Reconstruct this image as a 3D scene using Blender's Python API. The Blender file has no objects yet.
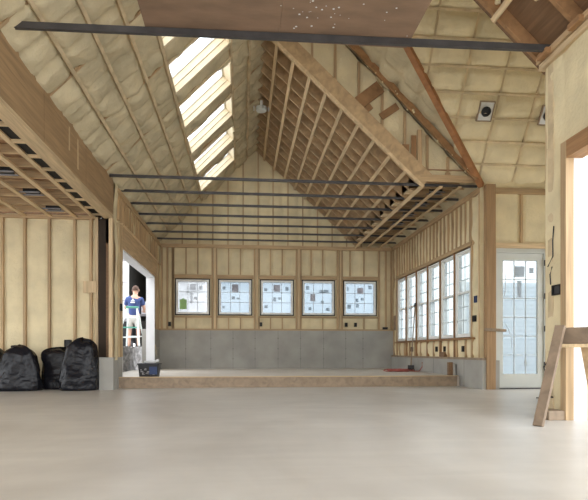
import bpy, bmesh, math, random
import numpy as np
from mathutils import Vector, Matrix
random.seed(7)
SC = bpy.context.scene
COL = SC.collection

# ------------------------------------------------------------------ camera
TH = 0.0916
F = 522.7
cam = bpy.data.cameras.new('camera')
cam.sensor_fit = 'HORIZONTAL'; cam.sensor_width = 36.0
cam.lens = 36.0 * F / 588.0
cam.shift_x = (294 - 290.4) / 588.0
cam.shift_y = (351 - 250) / 588.0
cam.clip_start = 0.05; cam.clip_end = 500
camo = bpy.data.objects.new('camera', cam); COL.objects.link(camo)
camo.location = (0, 0, 0.66); camo.rotation_euler = (math.pi / 2, 0, -TH)
SC.camera = camo

# ------------------------------------------------------------------ world (overcast sky), exposure
world = bpy.data.worlds.new('overcast_sky'); SC.world = world
world.use_nodes = True
wn = world.node_tree.nodes; wl = world.node_tree.links
for n in list(wn): wn.remove(n)
wo = wn.new('ShaderNodeOutputWorld'); wb = wn.new('ShaderNodeBackground')
tc = wn.new('ShaderNodeTexCoord'); sx = wn.new('ShaderNodeSeparateXYZ'); rp = wn.new('ShaderNodeValToRGB')
rp.color_ramp.elements[0].position = 0.0; rp.color_ramp.elements[0].color = (0.96, 0.98, 1.0, 1)
rp.color_ramp.elements[1].position = 1.0; rp.color_ramp.elements[1].color = (0.88, 0.94, 1.0, 1)
wl.new(tc.outputs['Generated'], sx.inputs[0]); wl.new(sx.outputs['Z'], rp.inputs[0])
wl.new(rp.outputs[0], wb.inputs['Color']); wl.new(wb.outputs[0], wo.inputs['Surface'])
wb.inputs['Strength'].default_value = 3.0
SC.view_settings.view_transform = 'Standard'; SC.view_settings.look = 'None'
SC.view_settings.gamma = 1.0; SC.view_settings.use_curve_mapping = False
SC.view_settings.exposure = 0.75
SC.render.engine = 'CYCLES'
SC.cycles.diffuse_bounces = 7; SC.cycles.max_bounces = 14; SC.cycles.transparent_max_bounces = 16

def portal(name, loc, rot, sx_, sy_):
    l = bpy.data.lights.new(name, 'AREA'); l.shape = 'RECTANGLE'; l.size = sx_; l.size_y = sy_
    l.cycles.is_portal = True
    o = bpy.data.objects.new(name, l); COL.objects.link(o); o.location = loc; o.rotation_euler = rot
    return o

# ------------------------------------------------------------------ main dimensions
XL, XR = -2.20, 4.15          # hall walls
Y0, Y1 = 8.73, 14.18          # glazed-door wall, far wall
ZE = 3.52                     # eaves
ZP = 0.185                    # raised platform
XW = 3.10                     # near right wall
RX = 0.975; RZ = 6.695        # main ridge
HALF = 2 ** -0.5

# ------------------------------------------------------------------ materials
def _nt(name):
    m = bpy.data.materials.new(name); m.use_nodes = True
    nt = m.node_tree; b = nt.nodes['Principled BSDF']
    return m, nt, b
def mat(name, col, rough=0.7, var=0.12, scale=3.0, stretch=(1, 1, 1), bump=0.0, bscale=20.0, metal=0.0, spec=0.4, rand=0.0, detail=6.0, dist=0.0):
    m, nt, b = _nt(name)
    N = nt.nodes.new; L = nt.links.new
    b.inputs['Roughness'].default_value = rough; b.inputs['Metallic'].default_value = metal
    b.inputs['Specular IOR Level'].default_value = spec
    tcn = N('ShaderNodeTexCoord'); mp = N('ShaderNodeMapping'); mp.inputs['Scale'].default_value = stretch
    L(tcn.outputs['Object'], mp.inputs['Vector'])
    nz = N('ShaderNodeTexNoise'); nz.inputs['Scale'].default_value = scale; nz.inputs['Detail'].default_value = detail
    nz.inputs['Distortion'].default_value = dist
    L(mp.outputs[0], nz.inputs['Vector'])
    cr = N('ShaderNodeValToRGB')
    cr.color_ramp.elements[0].position = 0.3; cr.color_ramp.elements[1].position = 0.7
    cr.color_ramp.elements[0].color = tuple(c * (1 - var) for c in col) + (1,)
    cr.color_ramp.elements[1].color = tuple(min(1, c * (1 + var)) for c in col) + (1,)
    L(nz.outputs['Fac'], cr.inputs[0])
    out = cr.outputs[0]
    if rand > 0:
        oi = N('ShaderNodeObjectInfo'); mr = N('ShaderNodeMapRange')
        mr.inputs['To Min'].default_value = 1 - rand; mr.inputs['To Max'].default_value = 1 + rand
        L(oi.outputs['Random'], mr.inputs[0])
        hs = N('ShaderNodeHueSaturation'); L(mr.outputs[0], hs.inputs['Value']); L(out, hs.inputs['Color']); out = hs.outputs[0]
    L(out, b.inputs['Base Color'])
    if bump > 0:
        n2 = N('ShaderNodeTexNoise'); n2.inputs['Scale'].default_value = bscale; n2.inputs['Detail'].default_value = 5
        L(mp.outputs[0], n2.inputs['Vector'])
        bp = N('ShaderNodeBump'); bp.inputs['Strength'].default_value = bump; bp.inputs['Distance'].default_value = 0.02
        L(n2.outputs['Fac'], bp.inputs['Height']); L(bp.outputs[0], b.inputs['Normal'])
    return m
def wood(name, col, axis='z', rough=0.65, var=0.22, rand=0.12):
    st = {'x': (0.8, 14, 14), 'y': (14, 0.8, 14), 'z': (14, 14, 0.8), 'o': (4, 4, 4)}[axis]
    return mat(name, col, rough, var, 2.2, st, bump=0.12, bscale=6, rand=rand, dist=0.6)
LUM = (0.46, 0.32, 0.18); LUMP = (0.60, 0.45, 0.27); BRN = (0.30, 0.165, 0.075)
M = {}
for ax in 'xyzo':
    M['lum' + ax] = wood('lumber_' + ax, LUM, ax)
    M['pale' + ax] = wood('pale_lumber_' + ax, LUMP, ax)
    M['brn' + ax] = wood('brown_lumber_' + ax, BRN, ax)
M['welllito'] = mat('lit_well_lumber', (0.78, 0.66, 0.46), 0.6, 0.08, 3, (3, 3, 3), rand=0.04)  # paler lumber for the skylight wells; daylight on them put into the colour
M['tanz'] = wood('tan_lumber', (0.36, 0.225, 0.115), 'z')
M['saw'] = wood('dusty_brown_wood', (0.215, 0.155, 0.105), 'o', rand=0.1)
M['lvl'] = wood('engineered_board', (0.33, 0.215, 0.112), 'y', rand=0.06)
M['ply'] = wood('plywood', (0.33, 0.19, 0.10), 'o', rand=0.06)
M['darkply'] = wood('dark_plywood', (0.20, 0.115, 0.06), 'y', rand=0.05)
M['oldply'] = mat('worn_plywood', (0.235, 0.152, 0.098), 0.7, 0.22, 2.0, (1, 2.5, 1), bump=0.1, bscale=10, rand=0.08)
M['gapshade'] = mat('gap_shade_brown', (0.045, 0.03, 0.02), 0.85, 0.2, 3)  # near-black brown; the shade of the gap is put into its colour
M['greywood'] = wood('weathered_wood', (0.30, 0.225, 0.155), 'o', rand=0.1)
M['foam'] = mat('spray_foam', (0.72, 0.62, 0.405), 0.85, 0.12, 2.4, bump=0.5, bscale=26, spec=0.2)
M['foamshade'] = mat('spray_foam_shaded', (0.57, 0.49, 0.325), 0.85, 0.2, 2.4, bump=0.5, bscale=22, spec=0.2)  # darker copy of the wall foam, with the slopes' shade in its colour
M['foamrib'] = mat('foam_dusted_rafter', (0.60, 0.48, 0.31), 0.85, 0.2, 5, bump=0.4, bscale=30, spec=0.2, rand=0.1)
M['conc'] = mat('poured_concrete', (0.345, 0.335, 0.305), 0.8, 0.16, 1.6, bump=0.12, bscale=30, spec=0.3)
M['concseam'] = mat('concrete_seam', (0.20, 0.195, 0.18), 0.85, 0.1, 8)
M['steel'] = mat('painted_steel', (0.075, 0.07, 0.07), 0.5, 0.2, 6, metal=0.3)
M['white'] = mat('white_vinyl', (0.80, 0.80, 0.77), 0.45, 0.03, 4)
M['greywhite'] = mat('primed_door', (0.58, 0.60, 0.57), 0.5, 0.04, 3)
M['jamb'] = mat('white_membrane', (0.82, 0.83, 0.85), 0.6, 0.05, 3)
M['black'] = mat('black_plastic', (0.012, 0.012, 0.014), 0.45, 0.2, 8)
M['dark'] = mat('dark_void_lining', (0.02, 0.018, 0.016), 0.9, 0.2, 5)  # near-black; also stands in for shade in the slots and inside the trailer
M['blue'] = mat('blue_plastic', (0.02, 0.04, 0.12), 0.5, 0.1, 8)
M['galv'] = mat('galvanised_metal', (0.62, 0.63, 0.64), 0.4, 0.1, 12, metal=0.4)
M['muntin'] = mat('grey_muntin', (0.50, 0.54, 0.56), 0.5, 0.05, 5)
M['red'] = mat('red_hose', (0.35, 0.09, 0.07), 0.5, 0.2, 6)
M['gravel'] = mat('gravel', (0.30, 0.29, 0.285), 0.95, 0.45, 9, bump=0.8, bscale=14)
M['ground'] = mat('pale_ground', (0.62, 0.61, 0.60), 0.9, 0.1, 1.2)
M['siding'] = mat('pale_siding', (0.50, 0.56, 0.60), 0.7, 0.04, 2)
M['truckwhite'] = mat('white_panel', (0.80, 0.81, 0.83), 0.4, 0.03, 2)
M['inkgrey'] = mat('printed_ink', (0.25, 0.24, 0.25), 0.7, 0.2, 30)
M['inkrose'] = mat('rose_ink', (0.42, 0.30, 0.30), 0.7, 0.2, 30)
M['paper'] = mat('sticker_paper', (0.70, 0.71, 0.72), 0.7, 0.05, 10)
M['green'] = mat('green_sticker', (0.36, 0.62, 0.25), 0.6, 0.06, 10)
M['skin'] = mat('skin', (0.55, 0.33, 0.24), 0.6, 0.06, 8)
M['hair'] = mat('brown_hair', (0.09, 0.05, 0.035), 0.8, 0.25, 30)
M['navy'] = mat('navy_cotton', (0.045, 0.07, 0.19), 0.9, 0.15, 8)
M['short'] = mat('pale_cotton', (0.50, 0.48, 0.44), 0.9, 0.1, 8)
M['fibre'] = mat('pale_fibreglass', (0.70, 0.76, 0.74), 0.5, 0.05, 6)
M['capgreen'] = mat('green_cap', (0.10, 0.36, 0.27), 0.5, 0.1, 6)
M['print'] = mat('white_print', (0.8, 0.8, 0.8), 0.8, 0.03, 6)

def floor_mat(name, col, col2, rough):
    m, nt, b = _nt(name); N = nt.nodes.new; L = nt.links.new
    t = N('ShaderNodeTexCoord')
    def nz(scale, stretch, det=6, dist=0.0):
        mp = N('ShaderNodeMapping'); mp.inputs['Scale'].default_value = stretch; L(t.outputs['Object'], mp.inputs[0])
        n = N('ShaderNodeTexNoise'); n.inputs['Scale'].default_value = scale; n.inputs['Detail'].default_value = det
        n.inputs['Distortion'].default_value = dist; L(mp.outputs[0], n.inputs['Vector']); return n.outputs['Fac']
    def ramp(fac, a, c):
        r = N('ShaderNodeValToRGB'); r.color_ramp.elements[0].position = a; r.color_ramp.elements[1].position = c; L(fac, r.inputs[0]); return r.outputs[0]
    big = ramp(nz(0.55, (1, 0.6, 1), 8, 1.2), 0.36, 0.62); fine = ramp(nz(3.0, (1, 1, 1), 10), 0.3, 0.75); streak = ramp(nz(1.5, (0.3, 3, 1), 6, 0.8), 0.42, 0.7)
    mx = N('ShaderNodeMix'); mx.data_type = 'RGBA'; mx.inputs['A'].default_value = col2 + (1,); mx.inputs['B'].default_value = col + (1,)
    L(big, mx.inputs['Factor'])
    m2 = N('ShaderNodeMix'); m2.data_type = 'RGBA'; m2.blend_type = 'MULTIPLY'; m2.inputs['Factor'].default_value = 0.10
    L(mx.outputs['Result'], m2.inputs['A']); L(fine, m2.inputs['B'])
    m3 = N('ShaderNodeMix'); m3.data_type = 'RGBA'; m3.blend_type = 'MULTIPLY'; m3.inputs['Factor'].default_value = 0.07
    L(m2.outputs['Result'], m3.inputs['A']); L(streak, m3.inputs['B'])
    L(m3.outputs['Result'], b.inputs['Base Color']); b.inputs['Roughness'].default_value = rough; b.inputs['Specular IOR Level'].default_value = 0.5
    return m
M['floor'] = floor_mat('smooth_slab', (0.66, 0.63, 0.58), (0.54, 0.505, 0.455), 0.36)
M['platform'] = floor_mat('platform_slab', (0.66, 0.60, 0.52), (0.60, 0.54, 0.46), 0.6)

def glass_mat(name, clear, film, amount, scale=3.0):
    """window glass that carries a translucent protective film: part see-through, part milky"""
    m, nt, b = _nt(name); N = nt.nodes.new; L = nt.links.new; nt.nodes.remove(b)
    out = [n for n in nt.nodes if n.type == 'OUTPUT_MATERIAL'][0]
    tr = N('ShaderNodeBsdfTransparent'); tr.inputs[0].default_value = clear + (1,)
    tl = N('ShaderNodeBsdfTranslucent'); tl.inputs[0].default_value = film + (1,)
    t = N('ShaderNodeTexCoord'); n = N('ShaderNodeTexNoise'); n.inputs['Scale'].default_value = scale; n.inputs['Distortion'].default_value = 0.3; n.inputs['Detail'].default_value = 1
    mp = N('ShaderNodeMapping'); mp.inputs['Scale'].default_value = (1, 1, 1.8)
    L(t.outputs['Object'], mp.inputs[0]); L(mp.outputs[0], n.inputs['Vector'])
    mr = N('ShaderNodeMapRange'); mr.inputs['From Min'].default_value = 0.35; mr.inputs['From Max'].default_value = 0.65
    mr.inputs['To Min'].default_value = max(0, amount - 0.12) if amount else 0; mr.inputs['To Max'].default_value = min(1, amount + 0.12) if amount else 0; L(n.outputs['Fac'], mr.inputs[0])
    mix = N('ShaderNodeMixShader'); L(mr.outputs[0], mix.inputs[0]); L(tr.outputs[0], mix.inputs[1]); L(tl.outputs[0], mix.inputs[2])
    gl = N('ShaderNodeBsdfGlossy'); gl.inputs['Roughness'].default_value = 0.05
    lw = N('ShaderNodeLayerWeight'); lw.inputs[0].default_value = 0.5; pw = N('ShaderNodeMath'); pw.operation = 'POWER'; pw.inputs[1].default_value = 6.0; L(lw.outputs['Facing'], pw.inputs[0]); fr = N('ShaderNodeMath'); fr.operation = 'MULTIPLY_ADD'; fr.inputs[1].default_value = 0.35; fr.inputs[2].default_value = 0.03; L(pw.outputs[0], fr.inputs[0])
    m2 = N('ShaderNodeMixShader'); L(fr.outputs[0], m2.inputs[0]); L(mix.outputs[0], m2.inputs[1]); L(gl.outputs[0], m2.inputs[2])
    L(m2.outputs[0], out.inputs['Surface']); return m
M['glassclear'] = glass_mat('clear_glass', (0.95, 0.97, 0.98), (0.9, 0.9, 0.9), 0.0)
M['glassfilm'] = glass_mat('filmed_glass', (0.11, 0.135, 0.155), (0.25, 0.30, 0.335), 0.5, 1.3)
M['glassside'] = glass_mat('side_glass', (0.26, 0.295, 0.30), (0.42, 0.47, 0.48), 0.5, 1.0)
M['glasswhite'] = glass_mat('bright_glass', (0.20, 0.21, 0.22), (0.62, 0.64, 0.66), 0.6, 1.3)
M['glassdoor'] = glass_mat('door_glass', (0.44, 0.48, 0.50), (0.34, 0.385, 0.40), 0.45, 0.9)

def bag_mat():
    m, nt, b = _nt('black_polythene'); N = nt.nodes.new; L = nt.links.new
    b.inputs['Base Color'].default_value = (0.010, 0.010, 0.013, 1); b.inputs['Roughness'].default_value = 0.27; b.inputs['Specular IOR Level'].default_value = 0.22
    t = N('ShaderNodeTexCoord'); n = N('ShaderNodeTexNoise'); n.inputs['Scale'].default_value = 6; n.inputs['Detail'].default_value = 3; n.inputs['Distortion'].default_value = 1.5
    bp = N('ShaderNodeBump'); bp.inputs['Strength'].default_value = 0.3; bp.inputs['Distance'].default_value = 0.04
    L(t.outputs['Object'], n.inputs['Vector']); L(n.outputs['Fac'], bp.inputs['Height']); L(bp.outputs[0], b.inputs['Normal']); return m
M['bag'] = bag_mat()
def backlit(name, col):
    m, nt, b = _nt(name); N = nt.nodes.new; L = nt.links.new; nt.nodes.remove(b)
    out = [n for n in nt.nodes if n.type == 'OUTPUT_MATERIAL'][0]
    d = N('ShaderNodeBsdfDiffuse'); t = N('ShaderNodeBsdfTranslucent'); x = N('ShaderNodeMixShader')
    d.inputs[0].default_value = col + (1,); t.inputs[0].default_value = col + (1,); x.inputs[0].default_value = 0.6
    L(d.outputs[0], x.inputs[1]); L(t.outputs[0], x.inputs[2]); L(x.outputs[0], out.inputs['Surface']); return m
M['stk'] = backlit('sticker_sheet', (0.90, 0.90, 0.90)); M['stkrose'] = backlit('rose_sticker_sheet', (0.80, 0.62, 0.58)); M['stkink'] = backlit('sticker_ink', (0.42, 0.41, 0.42))

# ------------------------------------------------------------------ mesh helpers
ORG = {}
class MB:
    def __init__(s): s.v = []; s.f = []
    def add(s, vs, fs):
        k = len(s.v); s.v += [tuple(p) for p in vs]; s.f += [tuple(i + k for i in f) for f in fs]; return s
    def box(s, x0, x1, y0, y1, z0, z1):
        x0, x1 = min(x0, x1), max(x0, x1); y0, y1 = min(y0, y1), max(y0, y1); z0, z1 = min(z0, z1), max(z0, z1)
        v = [(x, y, z) for z in (z0, z1) for y in (y0, y1) for x in (x0, x1)]
        return s.add(v, [(0, 2, 3, 1), (4, 5, 7, 6), (0, 1, 5, 4), (2, 6, 7, 3), (0, 4, 6, 2), (1, 3, 7, 5)])
    def quad(s, *p): return s.add(p, [(0, 1, 2, 3)])
    def bar(s, p0, p1, w, h, up=(0, 0, 1)):
        """straight board: w across, h along up"""
        p0, p1, up = Vector(p0), Vector(p1), Vector(up); d = (p1 - p0).normalized()
        side = d.cross(up).normalized(); up = side.cross(d).normalized()
        v = [p + side * (a * w / 2) + up * (b * h / 2) for p in (p0, p1) for a, b in ((-1, -1), (1, -1), (1, 1), (-1, 1))]
        return s.add(v, [(0, 1, 2, 3), (7, 6, 5, 4), (0, 4, 5, 1), (1, 5, 6, 2), (2, 6, 7, 3), (3, 7, 4, 0)])
    def tube(s, pts, r, n=8, caps=True):
        pts = [Vector(p) for p in pts]; rs = r if isinstance(r, (list, tuple)) else [r] * len(pts); vs = []; fs = []
        for i, p in enumerate(pts):
            d = (pts[min(i + 1, len(pts) - 1)] - pts[max(i - 1, 0)]).normalized()
            a = d.cross(Vector((0, 0, 1)) if abs(d.z) < .95 else Vector((1, 0, 0))).normalized(); b = d.cross(a)
            vs += [p + (a * math.cos(t) + b * math.sin(t)) * rs[i] for t in [2 * math.pi * k / n for k in range(n)]]
        for i in range(len(pts) - 1):
            fs += [(i * n + k, i * n + (k + 1) % n, (i + 1) * n + (k + 1) % n, (i + 1) * n + k) for k in range(n)]
        if caps: fs += [tuple(range(n))[::-1], tuple((len(pts) - 1) * n + k for k in range(n))]
        return s.add(vs, fs)
    def lathe(s, c, prof, n=20, axis=(0, 0, 1)):
        ax = Vector(axis).normalized(); a = ax.cross(Vector((0, 0, 1)) if abs(ax.z) < .9 else Vector((1, 0, 0))).normalized(); b = ax.cross(a); c = Vector(c)
        vs = [c + ax * z + (a * math.cos(2 * math.pi * k / n) + b * math.sin(2 * math.pi * k / n)) * r for r, z in prof for k in range(n)]; fs = []
        for i in range(len(prof) - 1):
            fs += [(i * n + k, i * n + (k + 1) % n, (i + 1) * n + (k + 1) % n, (i + 1) * n + k) for k in range(n)]
        return s.add(vs, fs + [tuple(range(n))[::-1], tuple((len(prof) - 1) * n + k for k in range(n))])
    def prism(s, poly, y0, y1):
        """polygon in XZ pushed along Y"""
        n = len(poly); v = [(x, y0, z) for x, z in poly] + [(x, y1, z) for x, z in poly]
        return s.add(v, [tuple(range(n)), tuple(range(2 * n - 1, n - 1, -1))] + [(i, i + n, (i + 1) % n + n, (i + 1) % n) for i in range(n)])
    def build(s, name, m, parent=None, smooth=False, bevel=0.0, origin=None, recalc=True):
        v = np.array(s.v, dtype=float)
        if parent is not None: o0 = ORG[parent.name]
        elif origin is not None: o0 = Vector(origin)
        else: o0 = Vector(((v[:, 0].min() + v[:, 0].max()) / 2, (v[:, 1].min() + v[:, 1].max()) / 2, v[:, 2].min()))
        me = bpy.data.meshes.new(name)
        me.from_pydata([tuple(p) for p in (v - np.array(o0))], [], s.f)
        if recalc or bevel:
            bm = bmesh.new(); bm.from_mesh(me); bmesh.ops.recalc_face_normals(bm, faces=bm.faces[:])
            if bevel: bmesh.ops.bevel(bm, geom=bm.edges[:], offset=bevel, segments=2, affect='EDGES', profile=0.5)
            bm.to_mesh(me); bm.free()
        me.materials.append(M[m] if isinstance(m, str) else m)
        if smooth: me.polygons.foreach_set('use_smooth', [True] * len(me.polygons))
        o = bpy.data.objects.new(name, me); COL.objects.link(o)
        if parent is not None: o.parent = parent
        else: o.location = o0
        ORG[o.name] = o0
        return o
def empty(name, loc):
    o = bpy.data.objects.new(name, None); COL.objects.link(o); o.location = loc; ORG[o.name] = Vector(loc); o.empty_display_size = 0.1; return o
def tag(o, label=None, cat=None, group=None, kind=None):
    if label: o['label'] = label
    if cat: o['category'] = cat
    if group: o['group'] = group
    if kind: o['kind'] = kind
    return o
def struct(o, label, cat): return tag(o, label, cat, kind='structure')

def vnoise(u, v, scale, seed):
    r = np.random.RandomState(seed); g = r.rand(64, 64)
    a = u / scale + 11.3; b = v / scale + 7.7
    i = np.floor(a).astype(int); j = np.floor(b).astype(int); fa = a - i; fb = b - j
    fa = fa * fa * (3 - 2 * fa); fb = fb * fb * (3 - 2 * fb)
    q = lambda x, y: g[x % 64, y % 64]
    return (q(i, j) * (1 - fa) + q(i + 1, j) * fa) * (1 - fb) + (q(i, j + 1) * (1 - fa) + q(i + 1, j + 1) * fa) * fb - 0.5

def foam(O, U, V, N, u0, u1, v0, v1, du, dv, ribs_u=(), ribs_v=(), holes=(), base=-0.03, amp=0.03, nz=0.02, vmin=None, vmax=None, seed=1, rw=0.08):
    """a skin of sprayed foam that swells between the framing; holes are (u0,u1,v0,v1)"""
    O, U, V, N = [np.array(a, float) for a in (O, U, V, N)]
    us = set(np.round(np.linspace(u0, u1, max(2, int((u1 - u0) / du) + 1)), 4)); vs = set(np.round(np.linspace(v0, v1, max(2, int((v1 - v0) / dv) + 1)), 4))
    for h in holes: us |= {round(h[0], 4), round(h[1], 4)}; vs |= {round(h[2], 4), round(h[3], 4)}
    us = np.array(sorted(x for x in us if u0 - 1e-6 <= x <= u1 + 1e-6)); vs = np.array(sorted(x for x in vs if v0 - 1e-6 <= x <= v1 + 1e-6))
    uu, vv = np.meshgrid(us, vs, indexing='ij')
    if vmax is not None: vv = np.minimum(vv, np.array([vmax(x) for x in us])[:, None])
    if vmin is not None: vv = np.maximum(vv, np.array([vmin(x) for x in us])[:, None])
    def dist(a, ribs):
        if len(ribs) == 0: return np.ones_like(a)
        d = np.min(np.abs(a[..., None] - np.array(ribs)), axis=-1); t = np.clip(d / rw, 0, 1); return t * t * (3 - 2 * t)
    bul = dist(uu, ribs_u) * dist(vv, ribs_v)
    n = vnoise(uu, vv, 0.33, seed) * 1.2 + vnoise(uu, vv, 0.14, seed + 1) * 0.7 + vnoise(uu, vv, 0.07, seed + 2) * 0.35
    d = base + amp * bul * (1 + 0.8 * vnoise(uu, vv, 0.5, seed + 3)) + nz * n * (0.35 + 0.65 * bul)
    P = O + uu[..., None] * U + vv[..., None] * V + d[..., None] * N
    mb = MB(); nu, nv = len(us), len(vs); mb.v = [tuple(p) for p in P.reshape(-1, 3)]
    for i in range(nu - 1):
        for j in range(nv - 1):
            cu, cv = (us[i] + us[i + 1]) / 2, (vs[j] + vs[j + 1]) / 2
            if any(h[0] < cu < h[1] and h[2] < cv < h[3] for h in holes): continue
            if vv[i, j + 1] - vv[i, j] < 1e-5 and vv[i + 1, j + 1] - vv[i + 1, j] < 1e-5: continue
            mb.f.append((i * nv + j, (i + 1) * nv + j, (i + 1) * nv + j + 1, i * nv + j + 1))
    return mb

# ================================================================== SETTING: ground, floor, platform
struct(MB().box(-60, 60, -30, 80, -0.35, -0.16).build('ground', 'ground'), 'pale bare ground outside the building', 'ground')
struct(MB().box(-6.6, 7.1, -2.5, 9.6, -0.15, 0).build('floor', 'floor'), 'smooth grey-beige concrete slab floor of the main room', 'floor')
fl = struct(MB().box(XL, XR, 9.56, Y1 + .1, -0.02, ZP).build('floor_raised', 'platform'), 'pale raised platform floor of the far hall', 'floor')
MB().box(XL, 4.02, 9.50, 9.558, 0, ZP + .002).build('riser_board', 'greywood', fl)['label'] = 'weathered brown riser board along the platform edge'
MB().box(XL, 4.04, 9.485, 9.62, ZP + .002, ZP + .012).build('edge_strip', 'palex', fl)

# ------------------------------------------------------------------ ceilings (roof slopes, seen from inside)
# left slope: plane z = ZE + (x - XL); u along Y, v up the slope
SKY0, PITCH, SKYW = 3.74, 1.255, 0.785          # skylight wells between the rafters
sk_y = [(SKY0 + k * PITCH, SKY0 + k * PITCH + SKYW) for k in range(8)]  # nearest two are out of view, added to light the floor
SV0, SV1 = 1.17 * 2 ** .5, 1.99 * 2 ** .5       # along the slope
U_, V_, N_ = (0, 1, 0), (HALF, 0, HALF), (HALF, 0, -HALF)
rib_v = [0.0, 0.42, 0.84, 1.25, 1.62, 2.86, 3.30, 3.75]
rib_u = [-2.16 + 0.41833 * k for k in range(40)]
holes = [(a, b, SV0, SV1) for a, b in sk_y]
cl = foam((XL, 0, ZE), U_, V_, N_, -2.4, 14.3, -0.1, 4.5, 0.055, 0.055, rib_u, rib_v, holes, base=-0.06, amp=0.065, nz=0.075, seed=3, rw=0.065).build('ceiling_left', 'foamshade', smooth=True, origin=(XL, 6, ZE), recalc=False)
struct(cl, 'left roof slope lined with lumpy cream spray foam and cut by a row of skylights', 'ceiling')
def lpt(y, v, n=0.0): return Vector((XL + v * HALF + n * HALF, y, ZE + v * HALF - n * HALF))
for v in (0.42, 0.84, 1.25):
    MB().bar(lpt(-2.3, v, -.012), lpt(14.1, v, -.012), 0.04, 0.05, N_).build('purlin', 'foamrib', cl)
for v in (1.62, 2.86, 3.30):
    MB().bar(lpt(-2.3, v, -.02), lpt(14.1, v, -.02), 0.045, 0.05, N_).build('purlin', 'foamrib', cl)
for k, y in enumerate(rib_u):
    if 0 < y < 14.1 and not any(a - .03 < y < b + .03 for a, b in sk_y): MB().bar(lpt(y, .05, -.052), lpt(y, 3.7, -.052), .04, .03, N_).build('rafter', 'lumo', cl)
sh = MB()
def lslab(y0, y1, v0, v1, n0=-.26, n1=-.20):
    sh.add([lpt(y, v, n) for n in (n0, n1) for v in (v0, v1) for y in (y0, y1)], [(0, 2, 3, 1), (4, 5, 7, 6), (0, 1, 5, 4), (2, 6, 7, 3), (0, 4, 6, 2), (1, 3, 7, 5)])
lslab(-2.4, 14.4, -.5, SV0 - .02); lslab(-2.4, 14.4, SV1 + .02, 4.75)
prev = -2.4
for a, b in sk_y: lslab(prev, a - .02, SV0 - .02, SV1 + .02); prev = b + .02
lslab(prev, 14.4, SV0 - .02, SV1 + .02)
sh.build('sheathing', 'darkply', cl)
# skylights: each a window with a timber-lined well
for k, (a, b) in enumerate(sk_y):
    w = empty('window_%d' % (k + 12), lpt((a + b) / 2, SV0))
    struct(w, 'skylight number %d from the near end in the row set into the left roof slope' % (k + 1), 'window')
    def cheek(y0, y1, v0, v1, n0, n1, nm, m):
        g = MB(); g.add([lpt(y, v, n) for n in (n0, n1) for v in (v0, v1) for y in (y0, y1)], [(0, 2, 3, 1), (4, 5, 7, 6), (0, 1, 5, 4), (2, 6, 7, 3), (0, 4, 6, 2), (1, 3, 7, 5)])
        return g.build(nm, m, w)
    t = 0.04
    # far and near rafters (two stepped timbers each), upper and lower trimmers
    for (yy, sgn) in ((b, 1), (a, -1)):
        cheek(yy, yy + sgn * t, SV0 - t, SV1 + t, -.085, 0.0, 'well_rafter', 'welllito')
        cheek(yy + sgn * -.012, yy + sgn * t, SV0 - t, SV1 + t, -.19, -.09, 'well_lining', 'welllito')
    cheek(a, b, SV1, SV1 + t, -.19, 0.0, 'well_trimmer', 'welllito'); cheek(a, b, SV0 - t, SV0, -.19, 0.0, 'well_trimmer', 'welllito')
    fr = cheek(a - .03, a + .03, SV0 - .04, SV1 + .04, -.235, -.192, 'sash', 'white')
    for g in ((b - .03, b + .03, SV0 - .04, SV1 + .04), (a + .03, b - .03, SV0 - .04, SV0 + .03), (a + .03, b - .03, SV1 - .03, SV1 + .04)):
        cheek(*g, -.235, -.192, 'sash', 'white')
    cheek(a + .03, b - .03, SV0 + .03, SV1 - .03, -.222, -.216, 'glass', 'glassclear')

# main right slope: u along Y, v up the slope from the right eave; valley with the cross gable cuts it near the camera
CR = 6.6                                              # y of the cross gable ridge
def vmin_r(y):
    if y >= Y0: return 0
    zz = ZE + (Y0 - y) * 1.5 if y > CR else ZE + (y - 5.2) * (RZ - ZE) / (CR - 5.2)
    return max(0, (zz - ZE) * 2 ** .5)
rrib_v = [0.45 * k for k in range(1, 10)]; rrib_u = [5.3 + 0.61 * k for k in range(16)]
cr_ = foam((XR, 0, ZE), U_, (-HALF, 0, HALF), (-HALF, 0, -HALF), 5.2, 14.3, -0.05, 4.5, 0.06, 0.06, rrib_u, rrib_v, (), base=-0.05, amp=0.06, nz=0.045, vmin=vmin_r, seed=9, rw=0.11).build('ceiling_right', 'foamshade', smooth=True, origin=(XR, 9, ZE), recalc=False)
struct(cr_, 'right main roof slope, foam strip between the gable studs and the valley board', 'ceiling')
g = MB(); q = lambda y, v, n: (XR - v * HALF - n * HALF, y, ZE + v * HALF - n * HALF)
g.add([q(y, v, n) for n in (-.36, -.30) for v in (-.1, 4.7) for y in (8.75, 14.4)], [(0, 2, 3, 1), (4, 5, 7, 6), (0, 1, 5, 4), (2, 6, 7, 3), (0, 4, 6, 2), (1, 3, 7, 5)]).build('sheathing', 'darkply', cr_)
# dark rafter with foam crumbs where this slope meets the gable wall
MB().bar((XR - .15, 8.60, ZE + .15 - .06), (1.1, 8.60, RZ - .12 - .06), 0.045, 0.10, (-HALF, 0, -HALF)).build('rafter', 'brno', cr_)
MB().bar((XR - .15, 8.68, ZE + .15 - .045), (1.1, 8.68, RZ - .12 - .045), 0.05, 0.04, (-HALF, 0, -HALF)).build('rafter', 'darkply', cr_)
g = MB()
for k in range(16):
    t = random.uniform(0.05, 0.9); r = random.uniform(.010, .024); c = Vector((XR - .1 - t * 2.9, random.uniform(8.55, 8.68), ZE + .1 + t * 2.9 - .09 - random.uniform(0, .05)))
    g.lathe(c, [(r * .3, -r), (r, -r * .3), (r * .9, r * .4), (r * .2, r)], 7)
g.build('foam_crumbs', 'foam', cr_, smooth=True)

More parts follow.
